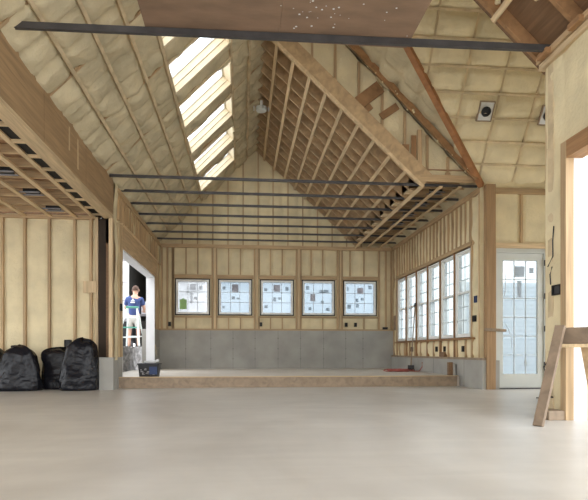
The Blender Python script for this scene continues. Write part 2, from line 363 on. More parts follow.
# cross-gable slope that rises from the glazed-door wall towards the camera
S15 = math.sqrt(1 + 1.5 ** 2); VX = (0, -1 / S15, 1.5 / S15); NX = (0, -1.5 / S15, -1 / S15)
def vmin_c(x): return 0 if x >= XR else (XR - x) * S15 / 1.5
xrib_v = [0.02, .36, .72, 1.08, 1.44, 1.80, 2.16, 2.52, 2.88, 3.24, 3.6]; xrib_u = [1.63, 2.24, 2.85, 3.46, 4.07, 4.68, 5.29, 5.9, 6.5]
cc = foam((0, Y0, ZE), (1, 0, 0), VX, NX, RX, 7.0, 0, (Y0 - CR) * S15, .05, .05, xrib_u, xrib_v, (), base=-0.055, amp=0.075, nz=0.04, vmin=vmin_c, seed=21, rw=0.09).build('ceiling_cross', 'foam', smooth=True, origin=(4.5, 8, ZE), recalc=False)
struct(cc, 'cream foamed roof slope rising from above the glazed door', 'ceiling')
def cpt(x, v, n=0.0): return Vector((x, Y0, ZE)) + Vector(VX) * v + Vector(NX) * n
for v in xrib_v[1:-1]:
    x0 = max(XR - v * 1.5 / S15 + .05, RX)
    MB().bar(cpt(x0, v, -.03), cpt(6.9, v, -.03), 0.03, 0.03, NX).build('purlin', 'foamrib', cc)
for x in xrib_u[1:]: MB().bar(cpt(x, vmin_c(x) + .05, -.045), cpt(x, 3.8, -.045), .025, .03, NX).build('rafter', 'foamrib', cc)
g = MB(); g.add([cpt(x, v, n) for n in (-.36, -.30) for v in (0, 3.9) for x in (XR, 7.1)], [(0, 2, 3, 1), (4, 5, 7, 6), (0, 1, 5, 4), (2, 6, 7, 3), (0, 4, 6, 2), (1, 3, 7, 5)]).build('sheathing', 'darkply', cc)
# its camera-side slope and gable end
g = MB(); g.add([(RX, CR, RZ), (7.1, CR, RZ), (7.1, 5.2, ZE), (XR, 5.2, ZE), (RX, CR, RZ + .06), (7.1, CR, RZ + .06), (7.1, 5.14, ZE + .06), (XR, 5.14, ZE + .06)], [(0, 1, 2, 3), (4, 5, 6, 7), (0, 1, 5, 4), (1, 2, 6, 5), (2, 3, 7, 6), (3, 0, 4, 7)])
g.build('rear_slope', 'foamshade', cc)
# near roof over the camera: bare rafters and brown boards
SN = 0.95; q = math.hypot(1, SN); NN = (-SN / q, 0, -1 / q)
def npt(x, y, n=0.0): return Vector((x, y, 3.66 + (3.06 - x) * SN)) + Vector(NN) * n
g = MB(); g.add([npt(x, y, n) for n in (-.16, -.13) for x in (.2, 3.25) for y in (-2.4, 5.2)], [(0, 2, 3, 1), (4, 5, 7, 6), (0, 1, 5, 4), (2, 6, 7, 3), (0, 4, 6, 2), (1, 3, 7, 5)])
cn = struct(g.build('ceiling_near', 'darkply', origin=(2, 2, 3.7)), 'bare brown board roof with open rafters over the near right corner', 'ceiling')
for k in range(13):
    y = 5.17 - .61 * k
    MB().bar(npt(.3, y, -.065), npt(3.2, y, -.065), .045, .13, NN).build('rafter', 'brno', cn)
for k, x in enumerate((2.60, 1.9)): MB().bar(npt(x, -2.3, .015), npt(x, 5.2, .015), .06, .04, NN).build('strapping', 'paley', cn)
g = MB()
for k in range(12):
    x = random.uniform(2.2, 3.0); y = random.choice([4.75, 4.79, 5.13, 4.37]) + random.uniform(-.02, .02); r = random.uniform(.02, .06)
    g.lathe(npt(x, y, -.12), [(r * .5, -.01), (r, .01), (r * .8, .03), (r * .2, .05)], 8, NN)
g.build('foam_smears', 'foam', cn, smooth=True)
# blank gable between the near roof and the taller main roof, above sight
g = MB().prism([(3.2, 3.6), (XR, ZE), (RX, RZ), (.6, 6.1)], 5.2, 5.3)
struct(g.build('wall_upper', 'darkply'), 'plain boarded gable above the near roof edge', 'wall')

# low ceiling of the left side bay
lc = struct(MB().box(-6.6, -2.35, -2.4, 9.7, 3.19, 3.25).build('ceiling_low', 'ply'), 'low joisted ceiling of the left side bay behind the header', 'ceiling')
MB().box(-2.615, -2.45, -2.4, 9.7, 3.066, 3.076).build('membrane', 'dark', lc)['label'] = 'black membrane carrying the shade of the slots beside the header'  # nearly flush black strip; the dark of the cavity is put into its colour
for k in range(25): 
    y = 9.45 - .46 * k
    MB().box(-6.6, -2.35, y - .022, y + .022, 3.078, 3.188).build('joist', 'lumx', lc); MB().box(-2.62, -2.37, y - .04, y + .04, 3.045, 3.065).build('joist_end_cleat', 'palex', lc)
for x in (-2.65, -2.97, -3.40, -3.84, -4.3, -4.8, -5.4):
    MB().box(x - .035, x + .035, -2.4, 9.66, 3.045, 3.077).build('strapping', 'paley', lc)

# ------------------------------------------------------------------ walls
def stud_wall(name, label, foam_mb, foam_mat='foam'):
    return struct(foam_mb.build(name, foam_mat, smooth=True, recalc=False), label, 'wall')
# ---- far wall (faces the camera), plane y = Y1
win_x = [(-1.775, -.875), (-.64, .25), (.485, 1.385), (1.62, 2.515), (2.765, 3.68)]
WZ0, WZ1 = 1.63, 2.585
gable = lambda u: min(ZE + (u - XL), ZE + (XR - u)) - .0
fstud = [-2.13, -1.99, -1.85, -1.83, -1.50, -1.19, -.80, -.735, -.70, -.37, -.05, .33, .40, .45, .76, 1.08, 1.47, 1.53, 1.58, 1.87, 2.19, 2.60, 2.67, 2.72, 2.95, 3.34, 3.76, 3.95, 4.10]
wb_ = stud_wall('wall_back', 'far gable wall of cream foam and studs over a grey concrete base',
    foam((0, Y1, 0), (1, 0, 0), (0, 0, 1), (0, -1, 0), XL - .05, XR + .05, 1.2, 6.8, .05, .06, [-1.99, -1.5, -1.19, -.74, -.37, -.05, .40, .76, 1.08, 1.53, 1.87, 2.19, 2.66, 2.95, 3.34, 3.76], [1.27, 2.66, ZE - .04],
         [(a - .012, b + .012, WZ0 - .012, WZ1 + .012) for a, b in win_x], base=-.02, amp=.022, nz=.018, vmax=lambda u: gable(u) + .16, seed=31))
MB().box(XL, XR, Y1 - .10, Y1 + .2, 0, 1.21).build('foundation', 'conc', wb_)['label'] = 'grey poured concrete foundation'
g = MB()
for x in (-1.5, -.84, -.25, .34, .96, 1.57, 2.2, 2.81, 3.29): g.box(x - .004, x + .004, Y1 - .102, Y1 - .09, ZP, 1.21)
g.build('form_seams', 'concseam', wb_)
g = MB()
for x in (-1.5, -.84, -.25, .34, .96, 1.57, 2.2, 2.81, 3.29):
    for z in (.45, .72, 1.0): g.box(x - .018, x + .018, Y1 - .104, Y1 - .09, z - .010, z + .010)
g.build('form_tie_marks', 'concseam', wb_)
MB().box(XL, XR, Y1 - .08, Y1 + .05, 1.212, 1.255).build('sill_plate', 'lumx', wb_)
MB().box(XL, XR, Y1 - .075, Y1 + .05, ZE - .10, ZE - .01).build('top_plate', 'lumx', wb_)
def inwin(x): return any(a - .04 < x < b + .04 for a, b in win_x)
for x in fstud:
    wide = .036
    if inwin(x):
        MB().box(x - .017, x + .017, Y1 - .03, Y1 + .05, 2.72, ZE - .10).build('cripple_stud', 'lumz', wb_)
        if random.random() < .8: MB().box(x - .017, x + .017, Y1 - .03, Y1 + .05, 1.256, WZ0 - .06).build('cripple_stud', 'lumz', wb_)
    else:
        pale = min(abs(x - c) for c in (-.735, .40, 1.53, 2.67)) < .02
        MB().box(x - .024, x + .024, Y1 - .05 - (.02 if pale else 0), Y1 + .05, 1.256, ZE - .10).build('stud', 'palez' if pale else 'lumz', wb_)
for x in [-1.6 + .405 * k for k in range(13)]:
    MB().box(x - .018, x + .018, Y1 - .022, Y1 + .05, ZE - .01, gable(x) - .02).build('gable_stud', 'lumz', wb_)
for a, b in win_x:
    MB().box(a - .05, b + .05, Y1 - .05, Y1 + .05, 2.60, 2.70).build('window_header', 'lumx', wb_)
    MB().box(a - .05, b + .05, Y1 - .05, Y1 + .05, WZ0 - .075, WZ0 - .03).build('window_sill_plate', 'lumx', wb_)

def sticker(win, kind, u0, u1, z0, z1, plane):
    """label stuck on a pane: a thin sheet with rows of printed marks"""
    if kind == 'green':
        o = plane(u0, u1, z0, z1, -.018).build('label_sticker', 'green', win); o['label'] = 'green sticker'
        plane((u0 + u1) / 2 - .03, (u0 + u1) / 2 + .03, z1, z1 + .03, -.018).build('sticker_tab', 'green', o); return o
    o = plane(u0, u1, z0, z1, .006).build('label_sticker', 'stkrose' if kind == 'rose' else 'stk', win)
    g = MB(); rows = max(2, int((z1 - z0) / .03)); r = random.Random(int(u0 * 977 + z0 * 331))
    for k in range(rows):
        zz = z0 + (k + .2) * (z1 - z0) / rows; hh = .5 * (z1 - z0) / rows; uu = u0 + .008
        while uu < u1 - .012:
            w = min(r.uniform(.012, .05), u1 - .008 - uu); q_ = plane(uu, uu + w, zz, zz + hh, .004); g.add(q_.v, q_.f); uu += w + .010
    g.build('sticker_print', 'stk' if kind == 'rose' else 'stkink', o); return o

NAMEB = ['leftmost', 'second from the left', 'middle', 'second from the right', 'rightmost']
for i, (a, b) in enumerate(win_x):
    w = empty('window_%d' % (i + 1), ((a + b) / 2, Y1, WZ0))
    lab = {0: 'leftmost square window in the far wall, with a green sticker on its pane'}.get(i, NAMEB[i] + ' square window in the far wall, with paper labels on its pane')
    struct(w, lab, 'window')
    g = MB(); g.box(a - .012, a + .014, Y1 - .04, Y1 + .12, WZ0 - .012, WZ1 + .012); g.box(b - .014, b + .012, Y1 - .04, Y1 + .12, WZ0 - .012, WZ1 + .012); g.box(a, b, Y1 - .04, Y1 + .12, WZ1 - .014, WZ1 + .012); g.box(a, b, Y1 - .04, Y1 + .12, WZ0 - .012, WZ0 + .014); g.box(a - .08, a - .012, Y1 + .03, Y1 + .12, WZ0 - .08, WZ1 + .08); g.box(b + .012, b + .08, Y1 + .03, Y1 + .12, WZ0 - .08, WZ1 + .08); g.box(a, b, Y1 + .03, Y1 + .12, WZ1 + .012, WZ1 + .08); g.box(a, b, Y1 + .03, Y1 + .12, WZ0 - .08, WZ0 - .012)
    g.build('gap_lining', 'dark', w)['label'] = 'dark shim gap around the frame'
    g = MB(); t = .055; y0, y1 = Y1 - .03, Y1 + .07
    a2, b2, z0, z1 = a + .012, b - .012, WZ0 + .012, WZ1 - .012
    g.box(a2, a2 + t, y0, y1, z0, z1); g.box(b2 - t, b2, y0, y1, z0, z1); g.box(a2 + t, b2 - t, y0, y1, z1 - t, z1); g.box(a2 + t, b2 - t, y0, y1, z0, z0 + t)
    g.build('window_frame', 'white', w)
    g = MB(); aw, zw = b2 - a2 - 2 * t, z1 - z0 - 2 * t
    for k in (1, 2): g.box(a2 + t + aw * k / 3 - .006, a2 + t + aw * k / 3 + .006, Y1 + .012, Y1 + .024, z0 + t, z1 - t); g.box(a2 + t, b2 - t, Y1 + .012, Y1 + .024, z0 + t + zw * k / 3 - .006, z0 + t + zw * k / 3 + .006)
    g.build('muntins', 'muntin', w)
    MB().quad((a2 + t, Y1 + .03, z0 + t), (b2 - t, Y1 + .03, z0 + t), (b2 - t, Y1 + .03, z1 - t), (a2 + t, Y1 + .03, z1 - t)).build('glass', 'glasswhite' if i == 0 else 'glassfilm', w)
    def pln(p0, p1, q0, q1, d): return MB().quad((p0, Y1 + .03 + d, q0), (p1, Y1 + .03 + d, q0), (p1, Y1 + .03 + d, q1), (p0, Y1 + .03 + d, q1))
    def st(kind, u0, u1, s0, s1): sticker(w, kind, a2 + t + aw * u0, a2 + t + aw * u1, z0 + t + zw * s0, z0 + t + zw * s1, pln)
    lay = {0: [('green', .05, .29, .10, .42), ('g', .41, .62, .73, .93), ('g', .71, .83, .76, .88), ('g', .42, .50, .30, .66), ('g', .54, .66, .42, .52), ('g', .30, .36, .63, .70)],
           1: [('g', .05, .16, .76, .86), ('rose', .38, .62, .68, .93), ('g', .38, .50, .44, .54), ('g', .55, .66, .44, .50), ('g', .05, .13, .14, .22)],
           2: [('g', .05, .16, .72, .82), ('rose', .38, .62, .70, .93), ('g', .80, .92, .74, .86), ('g', .36, .48, .38, .52), ('g', .54, .68, .44, .52), ('g', .05, .18, .16, .26)],
           3: [('g', .06, .18, .78, .90), ('rose', .22, .40, .40, .64), ('g', .55, .88, .68, .78), ('g', .60, .72, .32, .42), ('g', .16, .26, .10, .20), ('g', .78, .92, .08, .18)],
           4: [('g', .05, .12, .76, .88), ('rose', .42, .64, .66, .86), ('g', .82, .94, .82, .94), ('g', .36, .46, .38, .50), ('g', .55, .66, .44, .52), ('g', .06, .20, .16, .30), ('g', .38, .48, .20, .32)]}[i]
    for s in lay: st(*s)

# ---- right hall wall, plane x = XR (faces -x); u along y
sw_y = [(9.19, 9.86), (9.93, 10.60), (10.68, 11.34), (11.44, 12.10), (12.20, 12.88), (12.98, 13.66)]
SZ0, SZ1 = .92, 2.545
wr = stud_wall('wall_right', 'right side wall of the far hall, foam and studs around a row of tall windows',
    foam((XR, 0, 0), (0, 1, 0), (0, 0, 1), (-1, 0, 0), Y0, Y1 + .05, .5, ZE, .05, .06, [9.0 + .205 * k for k in range(26)], [2.62, .56, .88], [(a - .03, b + .03, SZ0 - .03, SZ1 + .03) for a, b in sw_y], base=-.022, amp=.028, nz=.022, seed=41, rw=.06))
MB().box(XR - .06, XR + .25, Y0 - .12, Y1 - .1, 0, .50).build('foundation', 'conc', wr)['label'] = 'low grey concrete foundation below the window wall'
g = MB()
for y in (9.35, 10.9, 12.4): g.box(XR - .063, XR - .05, y - .005, y + .005, 0, .5)
g.build('form_seams', 'concseam', wr)
MB().box(XR - .07, XR + .1, Y0 - .12, Y1 - .1, .502, .54).build('sill_plate', 'greywood', wr)
MB().box(XR - .05, XR + .1, Y0, Y1 - .08, ZE - .10, ZE - .01).build('top_plate', 'lumy', wr)
MB().box(XR - .03, XR + .1, Y0 + .35, 13.75, SZ1 + .03, SZ1 + .11).build('window_header', 'lumy', wr)
for k in range(25):
    y = 9.0 + .205 * k
    if 9.05 < y < 13.75: MB().box(XR - .022, XR + .1, y - .016, y + .016, SZ1 + .112, ZE - .102).build('cripple_stud', 'lumz', wr)
    if 9.05 < y < 13.9 and k % 2 == 0: MB().box(XR - .02, XR + .1, y - .016, y + .016, .542, SZ0 - .05).build('cripple_stud', 'lumz', wr)
for y in [9.895, 10.64, 11.39, 12.15, 12.93]: MB().box(XR - .03, XR + .1, y - .022, y + .022, .542, SZ1 + .028).build('stud', 'brnz', wr)
for y in (8.82, 9.12, 13.74, 14.0): MB().box(XR - .03, XR + .1, y - .02, y + .02, .542, ZE - .102).build('stud', 'palez' if y < 9 else 'lumz', wr)
MB().box(XR - .05, XR + .1, 9.05, 13.75, SZ0 - .05, SZ0 - .012).build('window_sill_plate', 'brny', wr)
NAMES = ['nearest', 'second nearest', 'third nearest', 'third farthest', 'second farthest', 'farthest']
for i, (a, b) in enumerate(sw_y):
    w = empty('window_%d' % (i + 6), (XR, (a + b) / 2, SZ0))
    struct(w, NAMES[i] + ' of six tall double-hung windows in the right hall wall', 'window')
    x0, x1 = XR - .012, XR + .06; t = .03
    g = MB(); g.box(x0, x1, a, a + t, SZ0, SZ1); g.box(x0, x1, b - t, b, SZ0, SZ1); g.box(x0, x1, a + t, b - t, SZ1 - t, SZ1); g.box(x0, x1, a + t, b - t, SZ0, SZ0 + t)
    g.build('window_frame', 'white', w)
    g = MB(); g.box(XR + .03, XR + .12, a - .05, a - .001, SZ0 - .06, SZ1 + .06); g.box(XR + .03, XR + .12, b, b + .05, SZ0 - .06, SZ1 + .06); g.box(XR + .03, XR + .12, a, b, SZ1, SZ1 + .06); g.box(XR + .03, XR + .12, a, b, SZ0 - .06, SZ0); g.build('shim_lining', 'dark', w)
    zm = (SZ0 + SZ1) / 2 + .02
    for nm, q0, q1, xo in (('upper_sash', zm - .02, SZ1 - t, XR + .024), ('lower_sash', SZ0 + t, zm + .02, XR - .006)):
        r = .034; g = MB(); c0, c1 = a + t, b - t
        g.box(xo, xo + .028, c0, c0 + r, q0, q1); g.box(xo, xo + .028, c1 - r, c1, q0, q1); g.box(xo, xo + .028, c0 + r, c1 - r, q1 - r, q1); g.box(xo, xo + .028, c0 + r, c1 - r, q0, q0 + r)
        s_ = g.build(nm, 'white', w)
        g = MB(); m_ = (c0 + c1) / 2; g.box(xo + .008, xo + .014, m_ - .008, m_ + .008, q0 + r, q1 - r)
        for k in (1, 2): zz = q0 + r + (q1 - q0 - 2 * r) * k / 3; g.box(xo + .008, xo + .014, c0 + r, c1 - r, zz - .008, zz + .008)
        g.build('muntins', 'muntin', s_)
        MB().quad((xo + .016, c0 + r, q0 + r), (xo + .016, c1 - r, q0 + r), (xo + .016, c1 - r, q1 - r), (xo + .016, c0 + r, q1 - r)).build('glass', 'glassside', s_)

# ---- left hall wall with the wide opening, plane x = XL (faces +x)
OY0, OY1, OZ = 9.83, 13.30, 2.50
wl_ = stud_wall('wall_left', 'left hall wall with a wide white-lined opening to the yard',
    foam((XL, 0, 0), (0, 1, 0), (0, 0, 1), (1, 0, 0), 9.22, Y1 + .05, .5, ZE + .05, .05, .06, [9.5 + .2 * k for k in range(24)], [2.95], [(OY0 - .06, OY1 + .06, 0, OZ + .06)], base=-.02, amp=.03, nz=.02, seed=51, rw=.06))
g = MB(); g.box(-2.42, -2.185, 9.12, 9.41, 0, .55); g.box(XL - .3, XL + .02, 9.411, OY0 - .05, 0, .55); g.build('foundation', 'conc', wl_)['label'] = 'grey concrete stub beside the opening'
g = MB(); g.box(XL - .3, XL + .02, OY1 + .05, Y1 - .1, 0, 1.21); g.build('foundation', 'conc', wl_)
MB().box(XL - .01, XL + .04, OY0 - .14, OY1 + .2, OZ + .03, 2.93).build('opening_header', 'lumy', wl_)
MB().box(XL - .01, XL + .05, OY0 - .14, Y1 - .08, 2.932, 2.97).build('plate', 'paley', wl_)
MB().box(XL - .01, XL + .05, 9.38, Y1 - .08, ZE - .10, ZE - .01).build('top_plate', 'lumy', wl_)
for k in range(22):
    y = 9.5 + .2 * k; MB().box(XL - .01, XL + .03, y - .017, y + .017, 2.972, ZE - .102).build('cripple_stud', 'lumz', wl_)
for y, m_ in ((9.50, 'palez'), (9.62, 'lumz'), (9.72, 'palez'), (13.45, 'lumz'), (13.6, 'palez'), (13.85, 'lumz')):
    MB().box(XL - .01, XL + .035, y - .028, y + .028, .552 if y < 12 else 1.212, 2.93).build('stud', m_, wl_)
g = MB(); g.box(XL - .19, XL + .015, OY0 - .05, OY0, 0.187, OZ); g.box(XL - .19, XL + .015, OY1, OY1 + .05, 0.187, OZ); g.box(XL - .19, XL + .015, OY0, OY1, OZ - .0, OZ + .05)
g.build('opening_lining', 'jamb', wl_)['label'] = 'white membrane lining the opening'
g = MB(); g.box(XL - .18, XL - .06, 9.42, OY0 - .05, .56, 3.6); g.box(XL - .18, XL - .06, OY1 + .05, Y1 + .2, 0, 3.6); g.box(XL - .18, XL - .06, 9.42, Y1 + .2, OZ + .05, 3.6)
g.build('sheathing', 'darkply', wl_)
MB().box(XL - .5, XL, OY0, OY1, -.02, ZP - .004).build('threshold', 'platform', wl_)

# ---- end wall of the left side bay, plane y = 9.7
ws = stud_wall('wall_side', 'tall cream foam wall behind the black rubbish bags',
    foam((0, 9.7, 0), (1, 0, 0), (0, 0, 1), (0, -1, 0), -6.6, -2.58, 0, 3.1, .05, .05, [-5.45, -5.05, -4.65, -4.23, -3.85, -3.43, -2.99, -2.71], [0.02, 3.02], (), base=-.02, amp=.03, nz=.028, seed=61))
for x in (-6.3, -5.85, -5.45, -5.05, -4.65, -4.23, -3.85, -3.43, -2.99, -2.71): MB().box(x - .022, x + .022, 9.655, 9.8, .04, 3.02).build('stud', 'lumz', ws)
MB().box(-2.63, -2.575, 9.64, 9.8, .0, 3.05).build('end_stud', 'palez', ws)
MB().box(-6.6, -2.58, 9.65, 9.8, 3.022, 3.08).build('top_plate', 'lumx', ws); MB().box(-6.6, -2.64, 9.65, 9.8, 0, .04).build('bottom_plate', 'lumx', ws)
MB().box(-6.6, -2.575, 9.8, 9.86, 0, 3.4).build('sheathing', 'darkply', ws)
MB().box(-2.574, -2.5, 9.86, 9.92, 0, 3.3).build('gap_shade', 'gapshade', ws)['label'] = 'dark board put in as the shade at the back of the gap beside the post'  # dark sheet standing in for the shade deep in the gap
# outer walls of the side bay and alcove (beyond sight), openings assumed for daylight
g = MB(); g.box(-6.7, -6.6, -2.5, 3.0, 0, 3.4); g.box(-6.7, -6.6, 8.2, 9.86, 0, 3.4); g.box(-6.7, -6.6, 3.0, 8.2, 2.45, 3.4); g.box(-6.7, -6.6, 3.0, 8.2, 0, .3)
struct(g.build('wall_bay', 'foam'), 'outer foam wall of the left side bay around an unseen opening added for daylight', 'wall')
g = MB(); g.box(7.0, 7.1, 5.2, 5.6, 0, 6.7); g.box(7.0, 7.1, 8.5, 8.9, 0, 6.7); g.box(7.0, 7.1, 5.6, 8.5, 2.6, 6.7); g.box(7.0, 7.1, 5.6, 8.5, 0, .03)
struct(g.build('wall_alcove', 'foam'), 'outer foam wall of the right alcove around an assumed opening widened for daylight', 'wall')
struct(MB().box(XW + .16, 7.1, 5.12, 5.2, 0, ZE).build('wall_return', 'foam'), 'return wall between the near opening and the alcove', 'wall')

# ---- wall with the glazed door, plane y = Y0 (faces the camera)
DX0, DX1, DZ = 4.39, 5.285, 2.40
wd = stud_wall('wall_front', 'foam and stud wall around the glazed door',
    foam((0, Y0, 0), (1, 0, 0), (0, 0, 1), (0, -1, 0), XR - .05, 7.0, 0, ZE + .16, .05, .06, [4.85, 5.4, 5.8, 6.2, 6.6], [2.55], [(DX0 - .06, DX1 + .06, 0, DZ + .1)], base=-.02, amp=.03, nz=.02, seed=71))
MB().box(XR + .17, 7.0, Y0 - .05, Y0 + .1, ZE - .13, ZE - .03).build('top_plate', 'lumx', wd)
MB().box(XR + .17, 7.0, Y0 - .045, Y0 + .1, DZ + .05, DZ + .14).build('door_header', 'palex', wd)
MB().box(4.33, 4.372, Y0 - .05, Y0 + .1, 0, DZ + .05).build('jamb_stud', 'lumz', wd)
MB().box(5.31, 5.36, Y0 - .05, Y0 + .1, 0, DZ + .05).build('jamb_stud', 'lumz', wd)
MB().box(4.83, 4.87, Y0 - .03, Y0 + .1, DZ + .14, ZE - .13).build('cripple_stud', 'lumz', wd)
MB().box(5.36, 5.41, Y0 - .04, Y0 + .1, 0, ZE - .13).build('stud', 'palez', wd)
# door
dr = empty('door_1', ((DX0 + DX1) / 2, Y0, 0)); struct(dr, 'pale grey full-height glazed door with eighteen small panes', 'door')
g = MB(); g.box(DX0 - .012, DX0 + .02, Y0 - .03, Y0 + .1, 0, DZ); g.box(DX1 - .02, DX1 + .02, Y0 - .03, Y0 + .1, 0, DZ); g.box(DX0 + .02, DX1 - .02, Y0 - .03, Y0 + .1, DZ - .03, DZ); g.box(DX0 - .06, DX1 + .06, Y0 + .0, Y0 + .1, DZ, DZ + .05); g.build('door_frame', 'greywhite', dr)
g = MB(); a, b = DX0 + .025, DX1 - .025; gx0, gx1, gz0, gz1 = a + .105, b - .105, .26, 2.24
g.box(a, gx0, Y0, Y0 + .045, .02, DZ - .035); g.box(gx1, b, Y0, Y0 + .045, .02, DZ - .035); g.box(gx0, gx1, Y0, Y0 + .045, .02, gz0); g.box(gx0, gx1, Y0, Y0 + .045, gz1, DZ - .035)
lf = g.build('door_leaf', 'greywhite', dr)
MB().box(DX0 - .012, DX1 + .02, Y0 - .08, Y0 + .1, 0, .018).build('threshold', 'steel', dr)
g = MB()
for k in (1, 2): x = gx0 + (gx1 - gx0) * k / 3; g.box(x - .007, x + .007, Y0 + .01, Y0 + .022, gz0, gz1)
for k in range(1, 6): z = gz0 + (gz1 - gz0) * k / 6; g.box(gx0, gx1, Y0 + .01, Y0 + .022, z - .007, z + .007)
g.build('muntins', 'muntin', lf)
MB().quad((gx0, Y0 + .027, gz0), (gx1, Y0 + .027, gz0), (gx1, Y0 + .027, gz1), (gx0, Y0 + .027, gz1)).build('glass', 'glassdoor', lf)
for z in (.42, 1.05, 1.62, 2.2): MB().box(DX1 - .03, DX1 - .002, Y0 - .036, Y0 - .03 + .001, z - .05, z + .05).build('hinge', 'black', dr)
def mkd(p0, p1, q0, q1, d): return MB().quad((p0, Y0 + .027 + d, q0), (p1, Y0 + .027 + d, q0), (p1, Y0 + .027 + d, q1), (p0, Y0 + .027 + d, q1))
W3 = (gx1 - gx0) / 3; H6 = (gz1 - gz0) / 6
sticker(dr, 'g', gx0 + W3 * 1.06, gx0 + W3 * 1.95, gz0 + H6 * 5.15, gz0 + H6 * 5.72, mkd)
sticker(dr, 'g', gx0 + W3 * 2.35, gx0 + W3 * 2.75, gz0 + H6 * 5.35, gz0 + H6 * 5.65, mkd)
sticker(dr, 'g', gx0 + W3 * 1.30, gx0 + W3 * 1.70, gz0 + H6 * 4.05, gz0 + H6 * 4.95, mkd)
sticker(dr, 'g', gx0 + W3 * 1.9, gx0 + W3 * 2.2, gz0 + H6 * .42, gz0 + H6 * .68, mkd)
MB().tube([(gx0 + .07, Y0 + .02, 2.03), (gx0 + .05, Y0 + .018, 1.9), (gx0 + .06, Y0 + .018, 1.75), (gx0 + .03, Y0 + .02, 1.6)], .006, 5).build('film_crease', 'muntin', lf)
MB().tube([(gx0 + .05, Y0 + .02, 1.15), (gx0 + .12, Y0 + .018, 1.02), (gx0 + .16, Y0 + .018, .92), (gx0 + .17, Y0 + .02, .72)], .005, 5).build('film_crease', 'muntin', lf)
hd = MB().lathe((DX0 + .07, Y0 - .002, 1.02), [(.028, 0), (.028, .008), (.012, .012), (.012, .05)], 14, (0, -1, 0)).build('door_handle', 'galv', lf)

# ---- near right wall with the wide bright opening, plane x = XW (faces -x)
wn_ = stud_wall('wall_near', 'near right wall, foam-smeared post and header over a wide bright opening',
    foam((XW, 0, 0), (0, 1, 0), (0, 0, 1), (-1, 0, 0), -2.4, 5.08, 0, 3.62, .05, .05, [4.79], [2.70, 3.10], [(-1.5, 4.78, 0, 2.52)], base=-.0, amp=.012, nz=.018, seed=81))
MB().box(XW - .04, XW + .12, -1.5, 4.70, 2.495, 2.66).build('opening_header', 'brny', wn_)
MB().box(XW - .04, XW + .04, 4.705, 4.79, 0, 2.66).build('jack_stud', 'lumz', wn_); MB().box(XW + .041, XW + .17, 4.705, 4.79, 0, 2.575).build('jamb_wrap', 'jamb', wn_)
MB().box(XW - .015, XW + .12, 4.95, 5.04, 0.0, 3.6).build('foamed_post', 'foamrib', wn_)
MB().box(XW, XW + .12, 5.04, 5.11, 0, 3.6).build('end_stud', 'palez', wn_)
g = MB(); g.box(XW + .121, XW + .16, 4.79, 5.11, 0, 3.6); g.box(XW + .121, XW + .16, -2.4, 4.79, 2.52, 3.6); g.box(XW + .121, XW + .16, -2.4, -1.5, 0, 2.6); g.build('sheathing', 'darkply', wn_)
tb = struct(MB().box(XW - .07, XW + .16, -2.4, 5.16, 3.62, 3.68).build('trim_1', 'lumy'), 'doubled top plate over the near right wall', 'plate')
MB().box(XW - .05, XW + .16, -2.4, 5.14, 3.545, 3.61).build('lower_plate', 'paley', tb)
g = MB()
for k in range(9): g.box(XW - .12, XW - .07, .9 + .5 * k, 1.06 + .5 * k, 3.605, 3.66)
g.build('plate_blocks', 'brny', tb)

# ================================================================== TIMBER, STEEL AND FRAMING THINGS
hb = empty('header_beam', (-2.35, 4, 2.94)); tag(hb, 'deep tan plywood-faced header beam along the left side bay', 'beam')
MB().box(-2.215, XL, -2.4, 9.2, 2.99, 3.73).build('face_board', 'lvl', hb)
MB().box(-2.36, -2.20, -2.4, 9.2, 2.93, 2.985).build('bottom_flange', 'paley', hb)['label'] = 'timber flange under the beam, paled as if lit off the floor'  # paler than the face board: light bounced off the floor, put into the colour
MB().box(-2.34, -2.22, -2.4, 9.2, 2.99, 3.70).build('core', 'brny', hb)
g = MB()
for y in (6.05, 7.62): g.box(XL - .001, XL + .001, y - .004, y + .004, 2.99, 3.73)
g.build('board_joints', 'darkply', hb)
g = MB()
for y, z0, z1 in ((6.9, 3.22, 3.52), (7.25, 3.1, 3.5)): g.box(XL, XL + .004, y - .02, y + .02, z0, z1)
g.build('scuffs', 'palez', hb)
tag(MB().box(-2.265, -2.205, 9.14, 9.41, .552, 2.925).build('timber_post', 'palez'), 'slim pale timber post under the end of the deep header beam', 'post')
tag(MB().box(-2.535, -2.40, 9.52, 9.62, .0, 2.99).build('timber_post', 'gapshade'), 'dark brown board painting the shade of the gap beside the foam wall', 'post')  # unlike the other posts, a dark stand-in for the gap's shade
tag(MB().box(XR + .01, XR + .17, Y0 - .14, Y0 - .03, 0, ZE - .0).build('timber_post', 'tanz'), 'tan corner post left of the glazed door', 'post')
# valley board
def vpt(t, n=0): return Vector((XR - t, Y0 - t / 1.5, ZE + t))
vn = (Vector((-HALF, 0, -HALF)) + Vector(NX)).normalized()
g = MB().bar(vpt(.02) + vn * .03, vpt(3.0) + vn * .03, .085, .10, vn)
tag(g.build('valley_board', wood('rust_board', (0.33, 0.15, 0.06), 'o')), 'rust-brown valley board running up between two foamed roof slopes', 'board')

